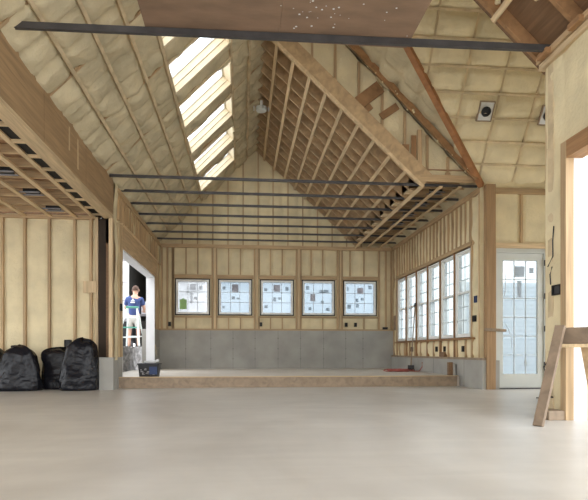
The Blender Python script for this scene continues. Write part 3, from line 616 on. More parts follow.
# steel ties across the hall
for k in range(7):
    y = 8.86 + .805 * k
    nm = ['nearest', 'second', 'third', 'fourth', 'fifth', 'sixth', 'farthest'][k]
    lab = {0: 'nearest of the seven dark steel bars crossing the far hall', 6: 'farthest of the seven dark steel bars, close to the far wall'}.get(k, nm + ' of the seven dark steel bars across the far hall, counting away from the camera')
    g = MB(); g.box(XL + .02, XR - .04, y - .02, y + .02, 3.535, 3.575)
    tag(g.build('steel_tie', 'steel'), lab, 'steel bar', 'steel bars across the far hall')
g = MB(); g.bar((XL + .02, 5.05, 3.673), (XW - .02, 4.95, 3.673), .04, .06)
tag(g.build('steel_tie', 'steel'), 'long dark steel bar crossing overhead just under the plywood sheets', 'steel bar')
g = MB(); g.box(XL + .06, XW - .02, 2.58, 2.62, 3.642, 3.705)
tag(g.build('trim_2', 'steel'), 'steel bar under the rear ends of the plywood sheets', 'steel bar', kind='structure')
for k, (x0, x1, l) in enumerate(((-.91, .3485, 'left-hand brown plywood sheet lying on the overhead steel bars'), (.3505, 1.64, 'right-hand brown plywood sheet lying on the overhead steel bars, spotted with paint'))):
    p = tag(MB().box(x0, x1, 2.5, 5.13, 3.707, 3.727).build('plywood_sheet', 'oldply'), l, 'plywood')
    if k:
        g = MB()
        for j in range(30): 
            x = random.gauss(.62, .12) if j % 2 else random.uniform(.42, 1.6); y = random.uniform(4.5, 4.95); r = random.uniform(.003, .009); g.lathe((x, y, 3.7055), [(r * .6, 0), (r * 1.3, .0005), (r, .0015)], 7)
        g.build('paint_spots', 'paper', p)['kind'] = 'stuff'

# dropped ceiling framing under the right roof slope
cf = empty('ceiling_frame', (1.7, 11.4, 3.5)); tag(cf, 'sloping timber ceiling frame of rafters and pale strapping over the far hall', 'ceiling frame')
A = Vector((.36, 0, 6.03)); B = Vector((3.04, 0, 3.545)); D = (B - A).normalized(); UPN = Vector((-D.z, 0, D.x)); UPN = UPN if UPN.z > 0 else -UPN
def fp(t, y, n=0): 
    p = A + (B - A) * t + UPN * n; p.y = y; return p
for k in range(14):
    y = 8.86 + .40 * k; MB().bar(fp(-.03, y, .10), fp(1.02, y, .10), .04, .185, UPN).build('rafter', 'lumo', cf)
    MB().bar((3.0, y, 3.70), (XR - .02, y, 3.70), .04, .16).build('joist', 'lumx', cf)
for k in range(10):
    t = .085 + .1035 * k
    MB().bar(fp(t, 8.80, -.012), fp(t, 14.12, -.012), .062, .02, UPN).build('strapping', 'paley', cf)
for x in (3.10, 3.42, 3.76): MB().box(x - .03, x + .03, 8.76, 14.1, 3.495, 3.515).build('strapping', 'paley', cf)
g = MB(); g.add([fp(t, y, n) for n in (.21, .225) for t in (0, 1.02) for y in (8.80, 14.12)], [(0, 2, 3, 1), (4, 5, 7, 6), (0, 1, 5, 4), (2, 6, 7, 3), (0, 4, 6, 2), (1, 3, 7, 5)]); g.box(3.02, XR - .02, 8.80, 14.12, 3.80, 3.815)
g.build('backing_boards', 'ply', cf)
MB().bar(fp(-.02, 8.775, .13), fp(1.02, 8.775, .13), .045, .27, UPN).build('face_rafter', 'lumo', cf)['label'] = 'wide tan rafter closing the near end of the frame'
MB().bar(fp(-.0, 8.74, -.01), fp(1.02, 8.74, -.01), .04, .05, UPN).build('edge_strap', 'paleo', cf)
MB().box(3.05, XR - .03, 8.75, 8.79, 3.585, 3.70).build('face_joist', 'lumx', cf)
for k, (t0, m_) in enumerate([(.18, .4), (.3, .8), (.42, .1)]): pass
g = MB()
for k in range(6):
    y = 9.2 + .8 * k; g.box(2.93, 3.07, y - .1, y + .1, 3.516, 3.535)
g.build('nailer_blocks', 'paley', cf)

# gable wall above that frame, near end
low = lambda u: (A + (B - A) * min(1, max(0, (u - A.x) / (B.x - A.x)))).z + .1
wg = stud_wall('wall_gable', 'triangular foam and stud wall between the ceiling frame and the roof slope',
    foam((0, 8.86, 0), (1, 0, 0), (0, 0, 1), (0, -1, 0), .36, XR, 3.6, 6.7, .05, .05, [1.58, 1.99, 2.40, 2.80, 3.20, 3.57], [], (), base=-.0, amp=.03, nz=.03, vmin=low, vmax=lambda u: max(low(u), gable(u) - .02), seed=91))
for x in (1.18, 1.58, 1.99, 2.40, 2.80, 3.20, 3.57):
    MB().box(x - .02, x + .02, 8.81, 8.9, low(x) + .14, gable(x) - .06).build('stud', 'lumz', wg)
bds = [((1.93, 4.86), (2.36, 5.20), .22), ((2.0, 4.70), (2.20, 4.86), .10)]
for (p, q_, w) in bds: MB().bar((p[0], 8.80, p[1]), (q_[0], 8.80, q_[1]), .035, w, (-.6, 0, .8)).build('brace_board', 'brno', wg)
MB().bar((2.37, 8.80, 4.68), (2.66, 8.80, 4.88), .03, .12, (-.6, 0, .8)).build('brace_board', 'brno', wg)
MB().box(2.90, 2.99, 8.78, 8.81, 3.80, 4.38).build('block_board', 'brnz', wg); MB().box(3.01, 3.09, 8.78, 8.81, 3.72, 4.48).build('block_board', 'lumz', wg)
MB().box(2.74, 2.86, 8.78, 8.81, 4.02, 4.22).build('block_board', 'brno', wg)

# ================================================================== FITTINGS
def dark_box(i, x, y, z, lab, grp):
    t = empty('junction_box', (x, y, z)); tag(t, lab, 'junction box', grp)
    g = MB(); g.box(x - .10, x + .10, y - .08, y + .08, z + .015, z + .125); g.build('housing', 'black', t)
    for s_ in (-1, 1): MB().box(x - .15, x + .15, y + s_ * .075 - .012, y + s_ * .075 + .012, z, z + .014).build('hanger_bar', 'inkgrey', t)
for i, (x, y) in enumerate(((-3.20, 7.38), (-3.20, 8.30), (-3.20, 9.22))):
    dark_box(i, x, y, 3.055, ['nearest', 'middle', 'farthest'][i] + ' dark box between the joists of the low left ceiling', 'dark boxes in the low ceiling')
for i, (x, y) in enumerate(((3.59, 9.46), (3.59, 10.26), (3.59, 11.06), (3.59, 11.86))):
    dark_box(i, x, y, 3.60, ['nearest', 'second nearest', 'second farthest', 'farthest'][i] + ' dark box in the flat strip of the right ceiling frame', 'dark boxes in the flat ceiling strip')
# ceiling sensor
t = empty('ceiling_detector', (.34, 11.1, 5.74)); tag(t, 'small off-white round fitting hanging at the peak of the ceiling', 'fitting')
MB().lathe((.40, 11.1, 5.74), [(.05, 0), (.11, .01), (.12, .03), (.12, .09)], 8).build('body', 'greywhite', t); MB().tube([(.40, 11.1, 5.84), (.40, 11.1, 5.97)], .03, 10).build('stem', 'white', t)
for s in (-1, 1): MB().box(.40 + s * .14, .40 + s * .17, 11.05, 11.15, 5.77, 5.83).build('clip', 'galv', t)
# roof vents in the cross slope
def vent(x, v, lab):
    c = cpt(x, v, .02); t = empty('roof_vent', c); tag(t, lab, 'vent', 'square metal vents in the foamed slope')
    U3, V3, N3 = Vector((1, 0, 0)), Vector(VX), Vector(NX); g = MB()
    def plate(u0, u1, v0, v1, n0, n1):
        g.add([c + U3 * a + V3 * b + N3 * d for d in (n0, n1) for b in (v0, v1) for a in (u0, u1)], [(0, 2, 3, 1), (4, 5, 7, 6), (0, 1, 5, 4), (2, 6, 7, 3), (0, 4, 6, 2), (1, 3, 7, 5)])
    plate(-.11, .11, -.135, .135, -.01, .008); g.build('plate', 'galv', t)
    g = MB(); plate(-.125, -.11, -.15, .15, -.02, .02); plate(.11, .125, -.15, .15, -.02, .02); plate(-.11, .11, .135, .15, -.02, .02); plate(-.11, .11, -.15, -.135, -.02, .02); g.build('rim', 'greywood', t)
    MB().lathe(c + N3 * .009, [(.075, 0), (.075, .03), (.062, .03), (.062, .012)], 24, NX).build('collar', 'black', t)
    MB().lathe(c + N3 * .012 + V3 * -.02, [(.06, 0), (.06, .006)], 20, NX).build('opening', 'dark', t)
vent(3.88, 1.19, 'square metal vent with a round black hole, high on the foamed slope above the door')
vent(4.93, 1.17, 'square metal vent half hidden behind the near right post')

def ebox(nm, c, d, w, h, dep, lab, m_='black', grp=None, cover=True):
    """electrical box: c centre on the wall face, d outward direction"""
    d = Vector(d); c = Vector(c); s = d.cross(Vector((0, 0, 1))); t = empty(nm, c - Vector((0, 0, h / 2))); tag(t, lab, 'electrical box', grp)
    def b(u0, u1, z0, z1, n0, n1): 
        return MB().add([c + s * a + Vector((0, 0, 1)) * z + d * n for n in (n0, n1) for z in (z0, z1) for a in (u0, u1)], [(0, 2, 3, 1), (4, 5, 7, 6), (0, 1, 5, 4), (2, 6, 7, 3), (0, 4, 6, 2), (1, 3, 7, 5)])
    b(-w / 2, w / 2, -h / 2, h / 2, -.04, dep * .5).build('body', m_, t)
    g = MB(); 
    for q_ in ((-w / 2, -w / 2 + .012, -h / 2, h / 2), (w / 2 - .012, w / 2, -h / 2, h / 2), (-w / 2, w / 2, h / 2 - .012, h / 2), (-w / 2, w / 2, -h / 2, -h / 2 + .012)): bb = b(*q_, dep * .5, dep); g.add(bb.v, bb.f)
    g.build('rim', 'dark' if m_ == 'black' else m_, t); return t
G1 = 'outlet boxes along the foot of the far wall'
for x, lab in ((-1.93, 'small dark outlet box left of the leftmost far window'), (.50, 'small dark outlet box below the left edge of the middle far window'), (2.84, 'left one of two dark outlet boxes below the rightmost far window'), (3.10, 'right one of two dark outlet boxes below the rightmost far window')):
    ebox('outlet_box', (x, Y1 - .03, 1.38), (0, -1, 0), .07, .11, .02, lab, grp=G1)
ebox('outlet_box', (3.92, Y1 - .07, 1.285), (0, -1, 0), .13, .06, .03, 'flat dark box on the sill in the right corner of the far wall', grp=G1)
ebox('switch_box', (XR - .01, 8.94, 1.58), (-1, 0, 0), .10, .12, .03, 'blue switch box right of the nearest side window', 'blue')
ebox('switch_box', (XR - .01, 9.00, 1.24), (-1, 0, 0), .10, .11, .03, 'black outlet box below the blue switch box')
ebox('switch_box', (XL + .04, 9.56, 1.44), (1, 0, 0), .10, .12, .02, 'black switch box on the stud left of the wide opening')
ebox('switch_box', (XW - .01, 4.87, 1.26), (-1, 0, 0), .14, .10, .03, 'wide black switch box on the near right post')
for i, y in enumerate((9.4, 9.8, 10.3, 10.75, 11.6, 12.4, 13.2)):
    if i in (0, 2, 3, 5): ebox('outlet_box', (XR - .01, y + .1, .70), (-1, 0, 0), .07, .11, .02, ['nearest', '', 'second nearest', 'second farthest', '', 'farthest'][i] + ' small dark box below the side windows', grp='dark boxes below the side windows')
ebox('outlet_box', (-3.10, 9.65, .78), (0, -1, 0), .11, .16, .03, 'dark box on the foam wall above the middle rubbish bag')
tag(MB().box(-2.83, -2.60, 9.625, 9.65, 1.70, 1.91).build('wood_plate', 'palez'), 'small square wooden plate nailed to the foam wall studs', 'plate')
# wooden turn latch across the door edge
g = MB().bar((4.11, Y0 - .165, 1.03), (4.49, Y0 - .165, 1.01), .035, .05)
tag(g.build('wooden_latch', 'greywood', bevel=.004), 'weathered wooden stick nailed across the door edge as a latch', 'latch')
# wires on the near post
g = MB(); g.tube([(XW - .02, 4.93, 1.9), (XW - .05, 4.90, 1.75), (XW - .03, 4.93, 1.6), (XW - .06, 4.97, 1.5)], .006, 6); g.tube([(XW - .02, 4.96, 1.5), (XW - .06, 4.93, 1.42), (XW - .04, 4.95, 1.32)], .006, 6)
tag(g.build('loose_wire', 'black'), 'loose dark wire ends above the switch box on the near post', 'wire')
g = MB(); g.tube([(XW - .03, 4.92, .66), (XW - .06, 4.9, .56), (XW - .03, 4.95, .46), (XW - .07, 5.0, .40), (XW - .04, 5.05, .3), (XW - .08, 4.98, .24), (XW - .03, 4.93, .20), (XW - .1, 5.1, .18)], .007, 6); g.tube([(XW - .02, 4.98, .6), (XW - .07, 5.02, .5), (XW - .03, 5.05, .42)], .006, 6)
tag(g.build('loose_wire', 'black'), 'tangle of dark wire low on the near post behind the sawhorse', 'wire')
g = MB().bar((2.93, 5.0, .04), (3.08, 4.72, .04), .30, .08)
tag(MB().box(2.90, 3.075, 4.72, 4.92, 0, .09).build('wood_block', 'greywood', bevel=.006), 'grey wooden block on the floor at the foot of the near post', 'block')

# ================================================================== SAWHORSE (near right)
sh_ = empty('sawhorse', (3.2, 4.2, 0)); tag(sh_, 'weathered wooden sawhorse in front of the bright right opening', 'sawhorse')
T = Vector((2.93, 4.62, 0)); bd = Vector((.55, -.83, 0)).normalized(); pd = Vector((.83, .55, 0)).normalized()
def sp(a, p, z): v = T + bd * a + pd * p; v.z = z; return v
MB().bar(sp(-.02, 0, .80), sp(1.5, 0, .80), .045, .15).build('top_rail', 'saw', sh_, bevel=.004)
MB().bar(sp(-.03, 0, .708), sp(1.5, 0, .708), .12, .032).build('rail_cap', 'palex', sh_, bevel=.003)
for a0 in (.04, 1.36):
    for s in (-1, 1):
        a = a0 + (.17 if s > 0 and a0 < .5 else 0)
        MB().bar(sp(a, s * .045, .89 if s < 0 else .80), sp(a + (-.02 if a < .5 else .02), s * .43, 0.0), .085, .042, pd).build('leg', 'saw' if s < 0 else 'lumo', sh_, bevel=.003)
    

# ================================================================== BLACK BAGS
def bag(x, y, w, d, h, seed, lab, lean=0.0, shoulder=.82, taper=.25):
    t = empty('rubbish_bag', (x, y, 0)); tag(t, lab, 'rubbish bag', 'black rubbish bags along the foam wall')
    nu, nv = 84, 56; r = np.random.RandomState(seed); g = MB(); ph = r.rand(10) * 6.28
    A_, S_ = np.meshgrid(np.arange(nu) * 2 * math.pi / nu, np.arange(nv + 1) / nv)
    crease = vnoise(A_ * .28, S_ * h, .16, seed) * .16 + vnoise(A_ * .28, S_ * h * .6, .075, seed + 1) * .10 + vnoise(A_ * .25, S_ * h, .035, seed + 2) * .045
    crease = crease * np.cos(A_ / 2 - math.pi / 4) ** 2 + np.roll(crease, nu // 2, 1) * np.sin(A_ / 2 - math.pi / 4) ** 2   # blend so the seam closes
    for j in range(nv + 1):
        s = j / nv; z = h * s
        prof = (min(1, (s / .05)) ** .5 * .10 + .90) * (1 - taper * s ** 1.4)
        if s > shoulder: q_ = (s - shoulder) / (1 - shoulder); prof *= math.sqrt(max(0.0, 1 - q_ ** 2.4)) * .92 + .08 * (1 - q_)
        for i in range(nu):
            a = 2 * math.pi * i / nu; ca, sa = math.cos(a), math.sin(a); e = .66
            cx_ = math.copysign(abs(ca) ** e, ca); cy_ = math.copysign(abs(sa) ** e, sa)
            wob = 1 + .05 * math.sin(3 * a + ph[0] + 3 * s) + .03 * math.sin(5 * a + ph[1] - 6 * s) + crease[j, i] * min(1, s * 8) * .9
            g.v.append((x + cx_ * w / 2 * prof * wob + lean * s ** 1.5, y + cy_ * d / 2 * prof * wob, max(0, z + (.035 * math.sin(2 * a + ph[5]) + .02 * math.sin(5 * a + ph[6])) * h * s)))
    for j in range(nv):
        g.f += [(j * nu + i, j * nu + (i + 1) % nu, (j + 1) * nu + (i + 1) % nu, (j + 1) * nu + i) for i in range(nu)]
    g.f += [tuple(range(nu))[::-1], tuple(nv * nu + i for i in range(nu))]
    g.build('sack', 'bag', t, smooth=True)
    k = MB(); tx = x + lean; nx, ny = math.cos(ph[7]), -abs(math.sin(ph[7])) * .4
    k.tube([(tx, y, h * .95), (tx + nx * .03, y + ny * .03, h * .99), (tx + nx * .07, y + ny * .06, h * .985), (tx + nx * .12, y + ny * .1, h * .96)], [.06, .028, .03, .045], 14)
    k.build('tied_neck', 'bag', t, smooth=True)
bag(-4.26, 9.33, .44, .5, .73, 3, 'black bag cut off at the left edge of the photo')
bag(-3.70, 9.10, .70, .44, .74, 5, 'broad glossy black bag with a bright highlight, second from the left', 0, .8, .34)
bag(-3.17, 9.46, .62, .34, .70, 8, 'smallest black bag, squeezed between its two taller neighbours', 0, .86, .12)
bag(-2.75, 9.12, .64, .46, .85, 12, 'tallest black bag, leaning beside the concrete stub', .07, .84, .36)

# ================================================================== PLATFORM ITEMS
t = empty('storage_tote', (-1.70, 9.80, ZP)); tag(t, 'black rectangular tote on the platform edge by the wide opening', 'tote')
x0, x1, y0, y1 = -1.885, -1.515, 9.68, 9.94
g = MB(); g.add([(x0 + .02, y0 + .02, ZP), (x1 - .02, y0 + .02, ZP), (x1 - .02, y1 - .02, ZP), (x0 + .02, y1 - .02, ZP), (x0, y0, ZP + .24), (x1, y0, ZP + .24), (x1, y1, ZP + .24), (x0, y1, ZP + .24)], [(0, 3, 2, 1), (0, 1, 5, 4), (1, 2, 6, 5), (2, 3, 7, 6), (3, 0, 4, 7), (4, 5, 6, 7)])
g.build('body', 'black', t, bevel=.01); g = MB(); g.box(x0 - .012, x1 + .012, y0 - .012, y1 + .012, ZP + .225, ZP + .25); g.build('rim', 'black', t, bevel=.004)
g = MB(); r = random.Random(4)
for k in range(16): a = r.uniform(x0 + .03, x1 - .08); z = ZP + r.uniform(.03, .18); g.box(a, a + r.uniform(.015, .05), y0 + .003, y0 + .006 + (ZP + .24 - z) * .02, z, z + r.uniform(.008, .03))
g.build('scuffs', 'inkgrey', t); MB().box(x0 + .20, x1 - .03, y0 + .001, y0 + .012, ZP + .05, ZP + .19).build('side_label', 'blue', t)
g = MB(); g.tube([(-1.80, 9.81, ZP + .275), (-1.70, 9.83, ZP + .278), (-1.60, 9.81, ZP + .28), (-1.535, 9.80, ZP + .31)], [.02, .025, .022, .028], 10)
tag(g.build('white_rag', 'paper', smooth=True), 'crumpled white rag lying on the black tote', 'rag')
# hose pile
g = MB(); pts = []
for k in range(150):
    a = k * .42; rr = .20 + .13 * math.sin(k * .31) ; pts.append((3.62 + rr * .95 * math.cos(a) + .06 * math.sin(k * .13), 11.85 + rr * math.sin(a), ZP + .012 + .05 * (0.5 + .5 * math.sin(k * .77)) * (1 - rr)))
g.tube(pts, .011, 6); g.tube([pts[-1], (3.9, 11.6, ZP + .014), (3.98, 11.5, ZP + .02), (4.02, 11.42, ZP + .12), (4.03, 11.45, ZP + .22)], .011, 6)
tag(g.build('coiled_hose', 'red', smooth=True), 'tangled dark red hose in a low heap on the platform', 'hose')
# long-handled broom leaning on the side windows
t = empty('broom', (3.96, 12.02, ZP)); tag(t, 'long-handled broom leaning from behind the hose heap up against the side windows', 'broom')
MB().tube([(3.96, 12.02, ZP + .13), (4.085, 12.10, 1.72)], .015, 8).build('handle', 'greywood', t); g = MB(); g.tube([(4.085, 12.10, 1.72), (4.092, 12.105, 1.80)], .022, 8); g.build('grip', 'black', t)
MB().bar((3.89, 12.04, ZP + .105), (4.03, 12.0, ZP + .105), .05, .07).build('head', 'black', t)
g = MB()
for k in range(13): x = 3.90 + .01 * k; g.tube([(x, 12.04 - .003 * k, ZP + .08), (x + (k - 6) * .004, 12.03 - .003 * k, ZP + .0)], .006, 5)
g.build('bristles', 'dark', t)
# post stub, pipe stub, small block on the ledge
tag(MB().box(3.93, 4.005, 9.66, 9.76, ZP + .012, ZP + .26).build('wood_stub', 'darkply', bevel=.004), 'dark brown wooden stub standing on the platform end', 'block')
t = MB().lathe((4.04, 9.68, ZP + .001), [(.032, 0), (.032, .22), (.026, .22), (.026, .15)], 18); tag(t.build('pipe_stub', 'conc', smooth=False), 'short grey pipe standing beside the brown stub', 'pipe')
tag(MB().box(XR - .05, XR + .03, 10.35, 10.6, .542, .64).build('wood_offcut', 'darkply', bevel=.004), 'small dark offcut lying on the concrete ledge under the windows', 'offcut')
tag(MB().box(XR - .03, XR - .005, 13.78, 13.98, 1.23, 1.62).build('scrap_board', 'greywood'), 'small brown board fixed beside the farthest side window', 'board')

# ================================================================== OUTSIDE, LEFT (seen through the wide opening)
bk = foam((-16, 0, 0), (1, 0, 0), (0, 1, 0), (0, 0, 1), 0, 13.15, 9.95, 24, .22, .22, [], [], (), base=.75, amp=0, nz=.05, seed=101)
g = MB(); g.v = bk.v[:]; g.f = bk.f[:]
face = foam((-2.86, 0, 0), (0, 1, 0), (0, 0, 1), (1, 0, 0), 9.95, 24, -.2, .78, .08, .08, [], [], (), base=0, amp=0, nz=.13, seed=105); g.add(face.v, face.f)
struct(g.build('ground_bank', 'gravel', smooth=False, recalc=False, origin=(-6, 14, 0)), 'grey gravel bank outside the wide opening, where the man works', 'ground')
GZ = .76
tr = empty('box_trailer', (-2.6, 19.0, GZ)); tag(tr, 'white box trailer with a dark open rear outside the wide opening', 'trailer')
tx0, tx1, ty0, ty1, tz0, tz1 = -3.70, -1.3, 17.5, 21.5, .92, 4.6
g = MB(); g.box(tx0 - .06, tx0, ty0, ty1, tz0, tz1); g.box(tx1, tx1 + .06, ty0, ty1, tz0, tz1); g.box(tx0, tx1, ty0, ty1, tz1 - .06, tz1); g.box(tx0, tx1, ty1 - .06, ty1, tz0, tz1); g.build('shell', 'truckwhite', tr)
g = MB(); g.box(tx0 + .001, tx0 + .02, ty0 + .05, ty1 - .07, tz0 + .06, tz1 - .07); g.box(tx1 - .02, tx1 - .001, ty0 + .05, ty1 - .07, tz0 + .06, tz1 - .07); g.box(tx0 + .02, tx1 - .02, ty1 - .08, ty1 - .061, tz0 + .06, tz1 - .07); g.box(tx0 + .02, tx1 - .02, ty0 + .05, ty1 - .08, tz1 - .09, tz1 - .07); g.build('shade_lining', 'dark', tr)  # near-black inner faces; the unlit interior is painted in
MB().box(tx0, tx1, ty0, ty1 - .06, tz0, tz0 + .06).build('deck', 'dark', tr)
dd = MB().box(tx0 - 1.3, tx0 - .03, ty0 - .06, ty0 - .01, tz0 + .72, tz1).build('rear_door', 'truckwhite', tr)
for z in (2.3, 2.9, 3.6, 1.5): MB().box(tx0 - .36, tx0 - .02, ty0 - .075, ty0 - .06, z - .015, z + .015).build('strap_hinge', 'inkgrey', dd)
MB().tube([(tx0 - .22, ty0 - .085, tz0), (tx0 - .22, ty0 - .085, tz1 - .1)], .014, 6).build('lock_rod', 'inkgrey', dd)
for x in (tx0 + .05, tx1 - .05): 
    MB().lathe((x - .12, 19.6, GZ + .36), [(.2, 0), (.36, .02), (.36, .2), (.2, .22)], 22, (1, 0, 0)).build('wheel', 'black', tr)
t = empty('saw_stand', (-2.95, 15.95, GZ)); tag(t, 'dark cluttered work stand the man leans over', 'work stand')
MB().box(-3.2, -2.5, 15.85, 16.2, GZ + .95, GZ + 1.0).build('table', 'inkgrey', t)
for x in (-3.15, -2.55):
    for y in (15.9, 16.15): MB().box(x - .025, x + .025, y - .025, y + .025, GZ, GZ + .95).build('leg', 'black', t)
g = MB(); g.box(-3.0, -2.72, 15.92, 16.14, GZ + 1.0, GZ + 1.22); g.lathe((-2.74, 15.93, GZ + 1.30), [(.02, 0), (.16, .01), (.16, .03), (.02, .04)], 20, (0, 1, 0)); g.build('saw', 'galv', t)
MB().box(-3.15, -2.55, 15.88, 15.92, GZ + .2, GZ + .8).build('apron', 'dark', t)

tc_ = empty('tool_chest', (-3.85, 16.6, GZ)); tag(tc_, 'black tool chest standing on the gravel left of the man', 'tool chest')
MB().box(-4.7, -3.42, 16.4, 16.9, GZ, GZ + .80).build('body', 'black', tc_, bevel=.02); MB().box(-4.72, -3.40, 16.38, 16.92, GZ + .80, GZ + .90).build('lid', 'inkgrey', tc_, bevel=.015)
# step ladder
t = empty('step_ladder', (-2.95, 14.25, GZ)); tag(t, 'pale step ladder with a green top outside the wide opening', 'ladder')
lx, ly, zt = -2.94, 14.35, GZ + 1.05
for s in (-1, 1):
    MB().bar((lx + s * .13, ly - .02, zt), (lx + s * .31 - .06, ly - .38, GZ + .03), .045, .055, (0, 1, 0)).build('front_rail', 'fibre', t)
    MB().bar((lx + s * .12, ly + .04, zt), (lx + s * .25 + .02, ly + .36, GZ + .03), .035, .035, (0, 1, 0)).build('rear_rail', 'fibre', t)
for k in (1, 2, 3):
    f_ = k / 4; z = GZ + 1.05 * f_; w = .26 - .13 * f_; MB().box(lx - w - .06 * (1 - f_), lx + w - .06 * (1 - f_), ly - .38 + .36 * f_ - .05, ly - .38 + .36 * f_ + .05, z - .015, z + .015).build('step', 'capgreen' if k == 2 else 'fibre', t)
MB().box(lx - .16, lx + .16, ly - .09, ly + .09, zt, zt + .045).build('top_cap', 'capgreen', t, bevel=.01)
MB().bar((lx - .2, ly + .27, GZ + .3), (lx + .24, ly + .27, GZ + .3), .02, .03).build('rear_brace', 'fibre', t)

# person, seen from behind, leaning slightly over the stand
def skin_mesh(name, m_, verts, edges, radii, parent, levels=2):
    me = bpy.data.meshes.new(name + '_tmp'); o0 = ORG[parent.name]
    me.from_pydata([tuple(Vector(v) - o0) for v in verts], edges, []); o = bpy.data.objects.new(name + '_tmp', me); COL.objects.link(o)
    sk = o.modifiers.new('s', 'SKIN'); sk.use_smooth_shade = True
    for i, r in enumerate(radii): me.skin_vertices[0].data[i].radius = r if isinstance(r, tuple) else (r, r)
    me.skin_vertices[0].data[0].use_root = True
    ss = o.modifiers.new('d', 'SUBSURF'); ss.levels = levels; ss.render_levels = levels
    dg = bpy.context.evaluated_depsgraph_get(); m2 = bpy.data.meshes.new_from_object(o.evaluated_get(dg)); m2.materials.clear(); m2.materials.append(M[m_])
    bpy.data.objects.remove(o); r_ = bpy.data.objects.new(name, m2); COL.objects.link(r_); r_.parent = parent; ORG[r_.name] = o0; m2.polygons.foreach_set('use_smooth', [True] * len(m2.polygons)); return r_
px, py = -3.10, 15.35
pr = empty('person', (px, py, GZ)); tag(pr, 'man in a navy t-shirt and pale shorts seen from behind, working outside the opening', 'person')
P = lambda x, y, z: (px + x, py + y, GZ + z)
V = [P(0, 0, .92), P(0, .01, 1.08), P(.0, .04, 1.28), P(.0, .07, 1.42), P(.01, .10, 1.50), P(.015, .13, 1.58), P(.02, .15, 1.68), P(.02, .15, 1.74)]
R = [(.15, .11), (.15, .10), (.18, .11), (.13, .08), .055, .075, .095, .06]
E = [(i, i + 1) for i in range(7)]
def limb(root, pts, rs):
    k = len(V); V.extend(pts); R.extend(rs); E.append((root, k)); E.extend((k + i, k + i + 1) for i in range(len(pts) - 1)); return k + len(pts) - 1
for s in (-1, 1):
    limb(0, [P(s * .10, .0, .84), P(s * .12, .02, .50), P(s * .13, -.03, .10), P(s * .135, .02, .04), P(s * .14, .12, .03)], [.085, .058, .042, .045, .035])
    w = limb(3, [P(s * .19, .07, 1.40), P(s * .27, .12, 1.14), P(s * .22, .34, 1.08), P(s * .20, .40, 1.07)], [.062, .045, .032, .038])
    for j, (dx, ln) in enumerate(((-.030, .075), (-.010, .085), (.010, .08), (.030, .065))):
        limb(w, [P(s * .20 + dx, .44, 1.075), P(s * .20 + dx * 1.15, .44 + ln * .6, 1.06), P(s * .20 + dx * 1.15, .44 + ln * .8, 1.03)], [.011, .010, .008])
    limb(w, [P(s * .20 - s * .05, .42, 1.08), P(s * .20 - s * .065, .46, 1.06)], [.012, .009])
body = skin_mesh('body', 'skin', V, E, R, pr)
TV = [P(0, 0, .80), P(0, .01, 1.08), P(0, .04, 1.28), P(0, .07, 1.42), P(.005, .085, 1.475)]; TR = [(.18, .135), (.175, .125), (.205, .135), (.155, .105), (.075, .07)]; TE = [(i, i + 1) for i in range(4)]
for s in (-1, 1): k = len(TV); TV += [P(s * .19, .07, 1.40), P(s * .25, .105, 1.20)]; TR += [.08, .072]; TE += [(3, k), (k, k + 1)]
sh2 = skin_mesh('shirt', 'navy', TV, TE, TR, pr)
SV = [P(0, 0, .98), P(0, 0, .84)]; SR = [(.175, .13), (.16, .125)]; SE = [(0, 1)]
for s in (-1, 1): k = len(SV); SV += [P(s * .105, .0, .78), P(s * .125, .015, .50)]; SR += [.108, .092]; SE += [(1, k), (k, k + 1)]
skin_mesh('shorts', 'short', SV, SE, SR, pr)
g = MB(); hc = Vector(P(.02, .145, 1.685))
for j in range(9):
    ph_ = math.pi * (.0 + .62 * j / 8)
    for i in range(18):
        a = 2 * math.pi * i / 18; fr_ = 1 if math.sin(a) < .3 else .9; g.v.append(tuple(hc + Vector((math.cos(a) * math.sin(ph_) * .098 * fr_, math.sin(a) * math.sin(ph_) * .112 * fr_ - .012, math.cos(ph_) * .115))))
for j in range(8): g.f += [(j * 18 + i, j * 18 + (i + 1) % 18, (j + 1) * 18 + (i + 1) % 18, (j + 1) * 18 + i) for i in range(18)]
g.build('hair', 'hair', pr, smooth=True)
for s in (-1, 1): MB().lathe(P(.02 + s * .095, .15, 1.66), [(.01, -.012), (.03, -.006), (.03, .006), (.012, .012)], 10, (1, 0, 0)).build('ear', 'skin', pr, smooth=True)
g = MB(); g.tube([P(.02, .245, 1.66), P(.02, .272, 1.645), P(.02, .25, 1.64)], [.012, .018, .012], 8); g.build('nose', 'skin', pr, smooth=True)
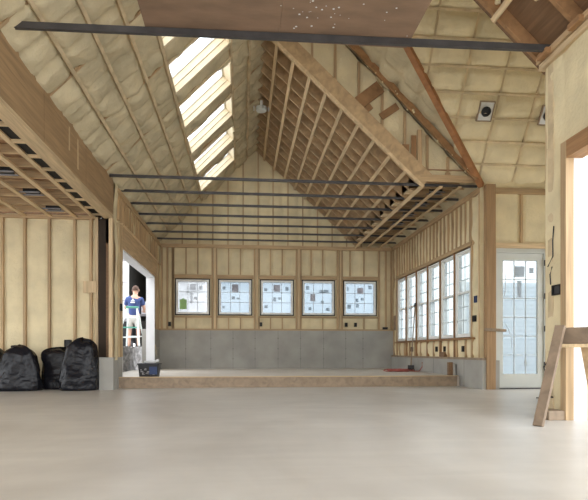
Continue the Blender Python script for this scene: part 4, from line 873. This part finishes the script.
for s in (-1, 1): MB().lathe(P(.02 + s * .035, .232, 1.69), [(.004, 0), (.013, .004), (.006, .012)], 10, (0, 1, 0)).build('eye', 'paper', pr, smooth=True)
MB().box(px - .005, px + .045, py + .234, py + .244, GZ + 1.605, GZ + 1.613).build('mouth', 'inkrose', pr)
for s in (-1, 1): g = MB(); g.lathe(P(s * .138, .05, .0), [(.055, 0), (.075, .02), (.062, .07), (.045, .10)], 14); g.box(px + s * .138 - .045, px + s * .138 + .045, py + .05, py + .19, GZ, GZ + .055); g.build('shoe', 'black', pr, bevel=.006)
g = MB(); g.box(px - .07, px + .05, py - .128, py - .115, GZ + 1.27, GZ + 1.30); g.box(px - .06, px + .04, py - .118, py - .106, GZ + 1.32, GZ + 1.34); g.box(px - .035, px + .01, py - .1, py - .088, GZ + 1.36, GZ + 1.39); g.build('shirt_print', 'print', sh2)

# ================================================================== OUTSIDE, RIGHT
h = empty('neighbour_house', (9, 15.2, 0)); tag(h, 'pale clapboard house wall seen through the glazed door and side windows', 'house')
g = MB()
for k in range(22): z = -.15 + .13 * k; g.add([(6.6, 15.0, z), (14.5, 15.0, z), (14.5, 15.03, z + .135), (6.6, 15.03, z + .135), (6.6, 15.2, z), (14.5, 15.2, z), (14.5, 15.2, z + .135), (6.6, 15.2, z + .135)], [(0, 1, 2, 3), (4, 7, 6, 5), (0, 4, 5, 1), (3, 2, 6, 7), (0, 3, 7, 4), (1, 5, 6, 2)])
g.build('siding', 'siding', h); MB().box(6.5, 6.62, 14.98, 15.22, -.15, 2.75).build('corner_board', 'white', h)
t = tag(MB().box(5.05, 5.6, 11.05, 11.15, -.16, 1.2).build('red_board', mat('red_board', (.55, .10, .14), .6, .1, 3), bevel=.01), 'red board standing outside the nearest side window', 'board')

# ------------------------------------------------------------------ light portals in the openings
H = math.pi / 2
portal('portal_right', (XW + .35, 1.7, 1.3), (0, H, 0), 2.6, 6.4)
portal('portal_back', (.5, -2.5, 3), (H, 0, 0), 8, 8)
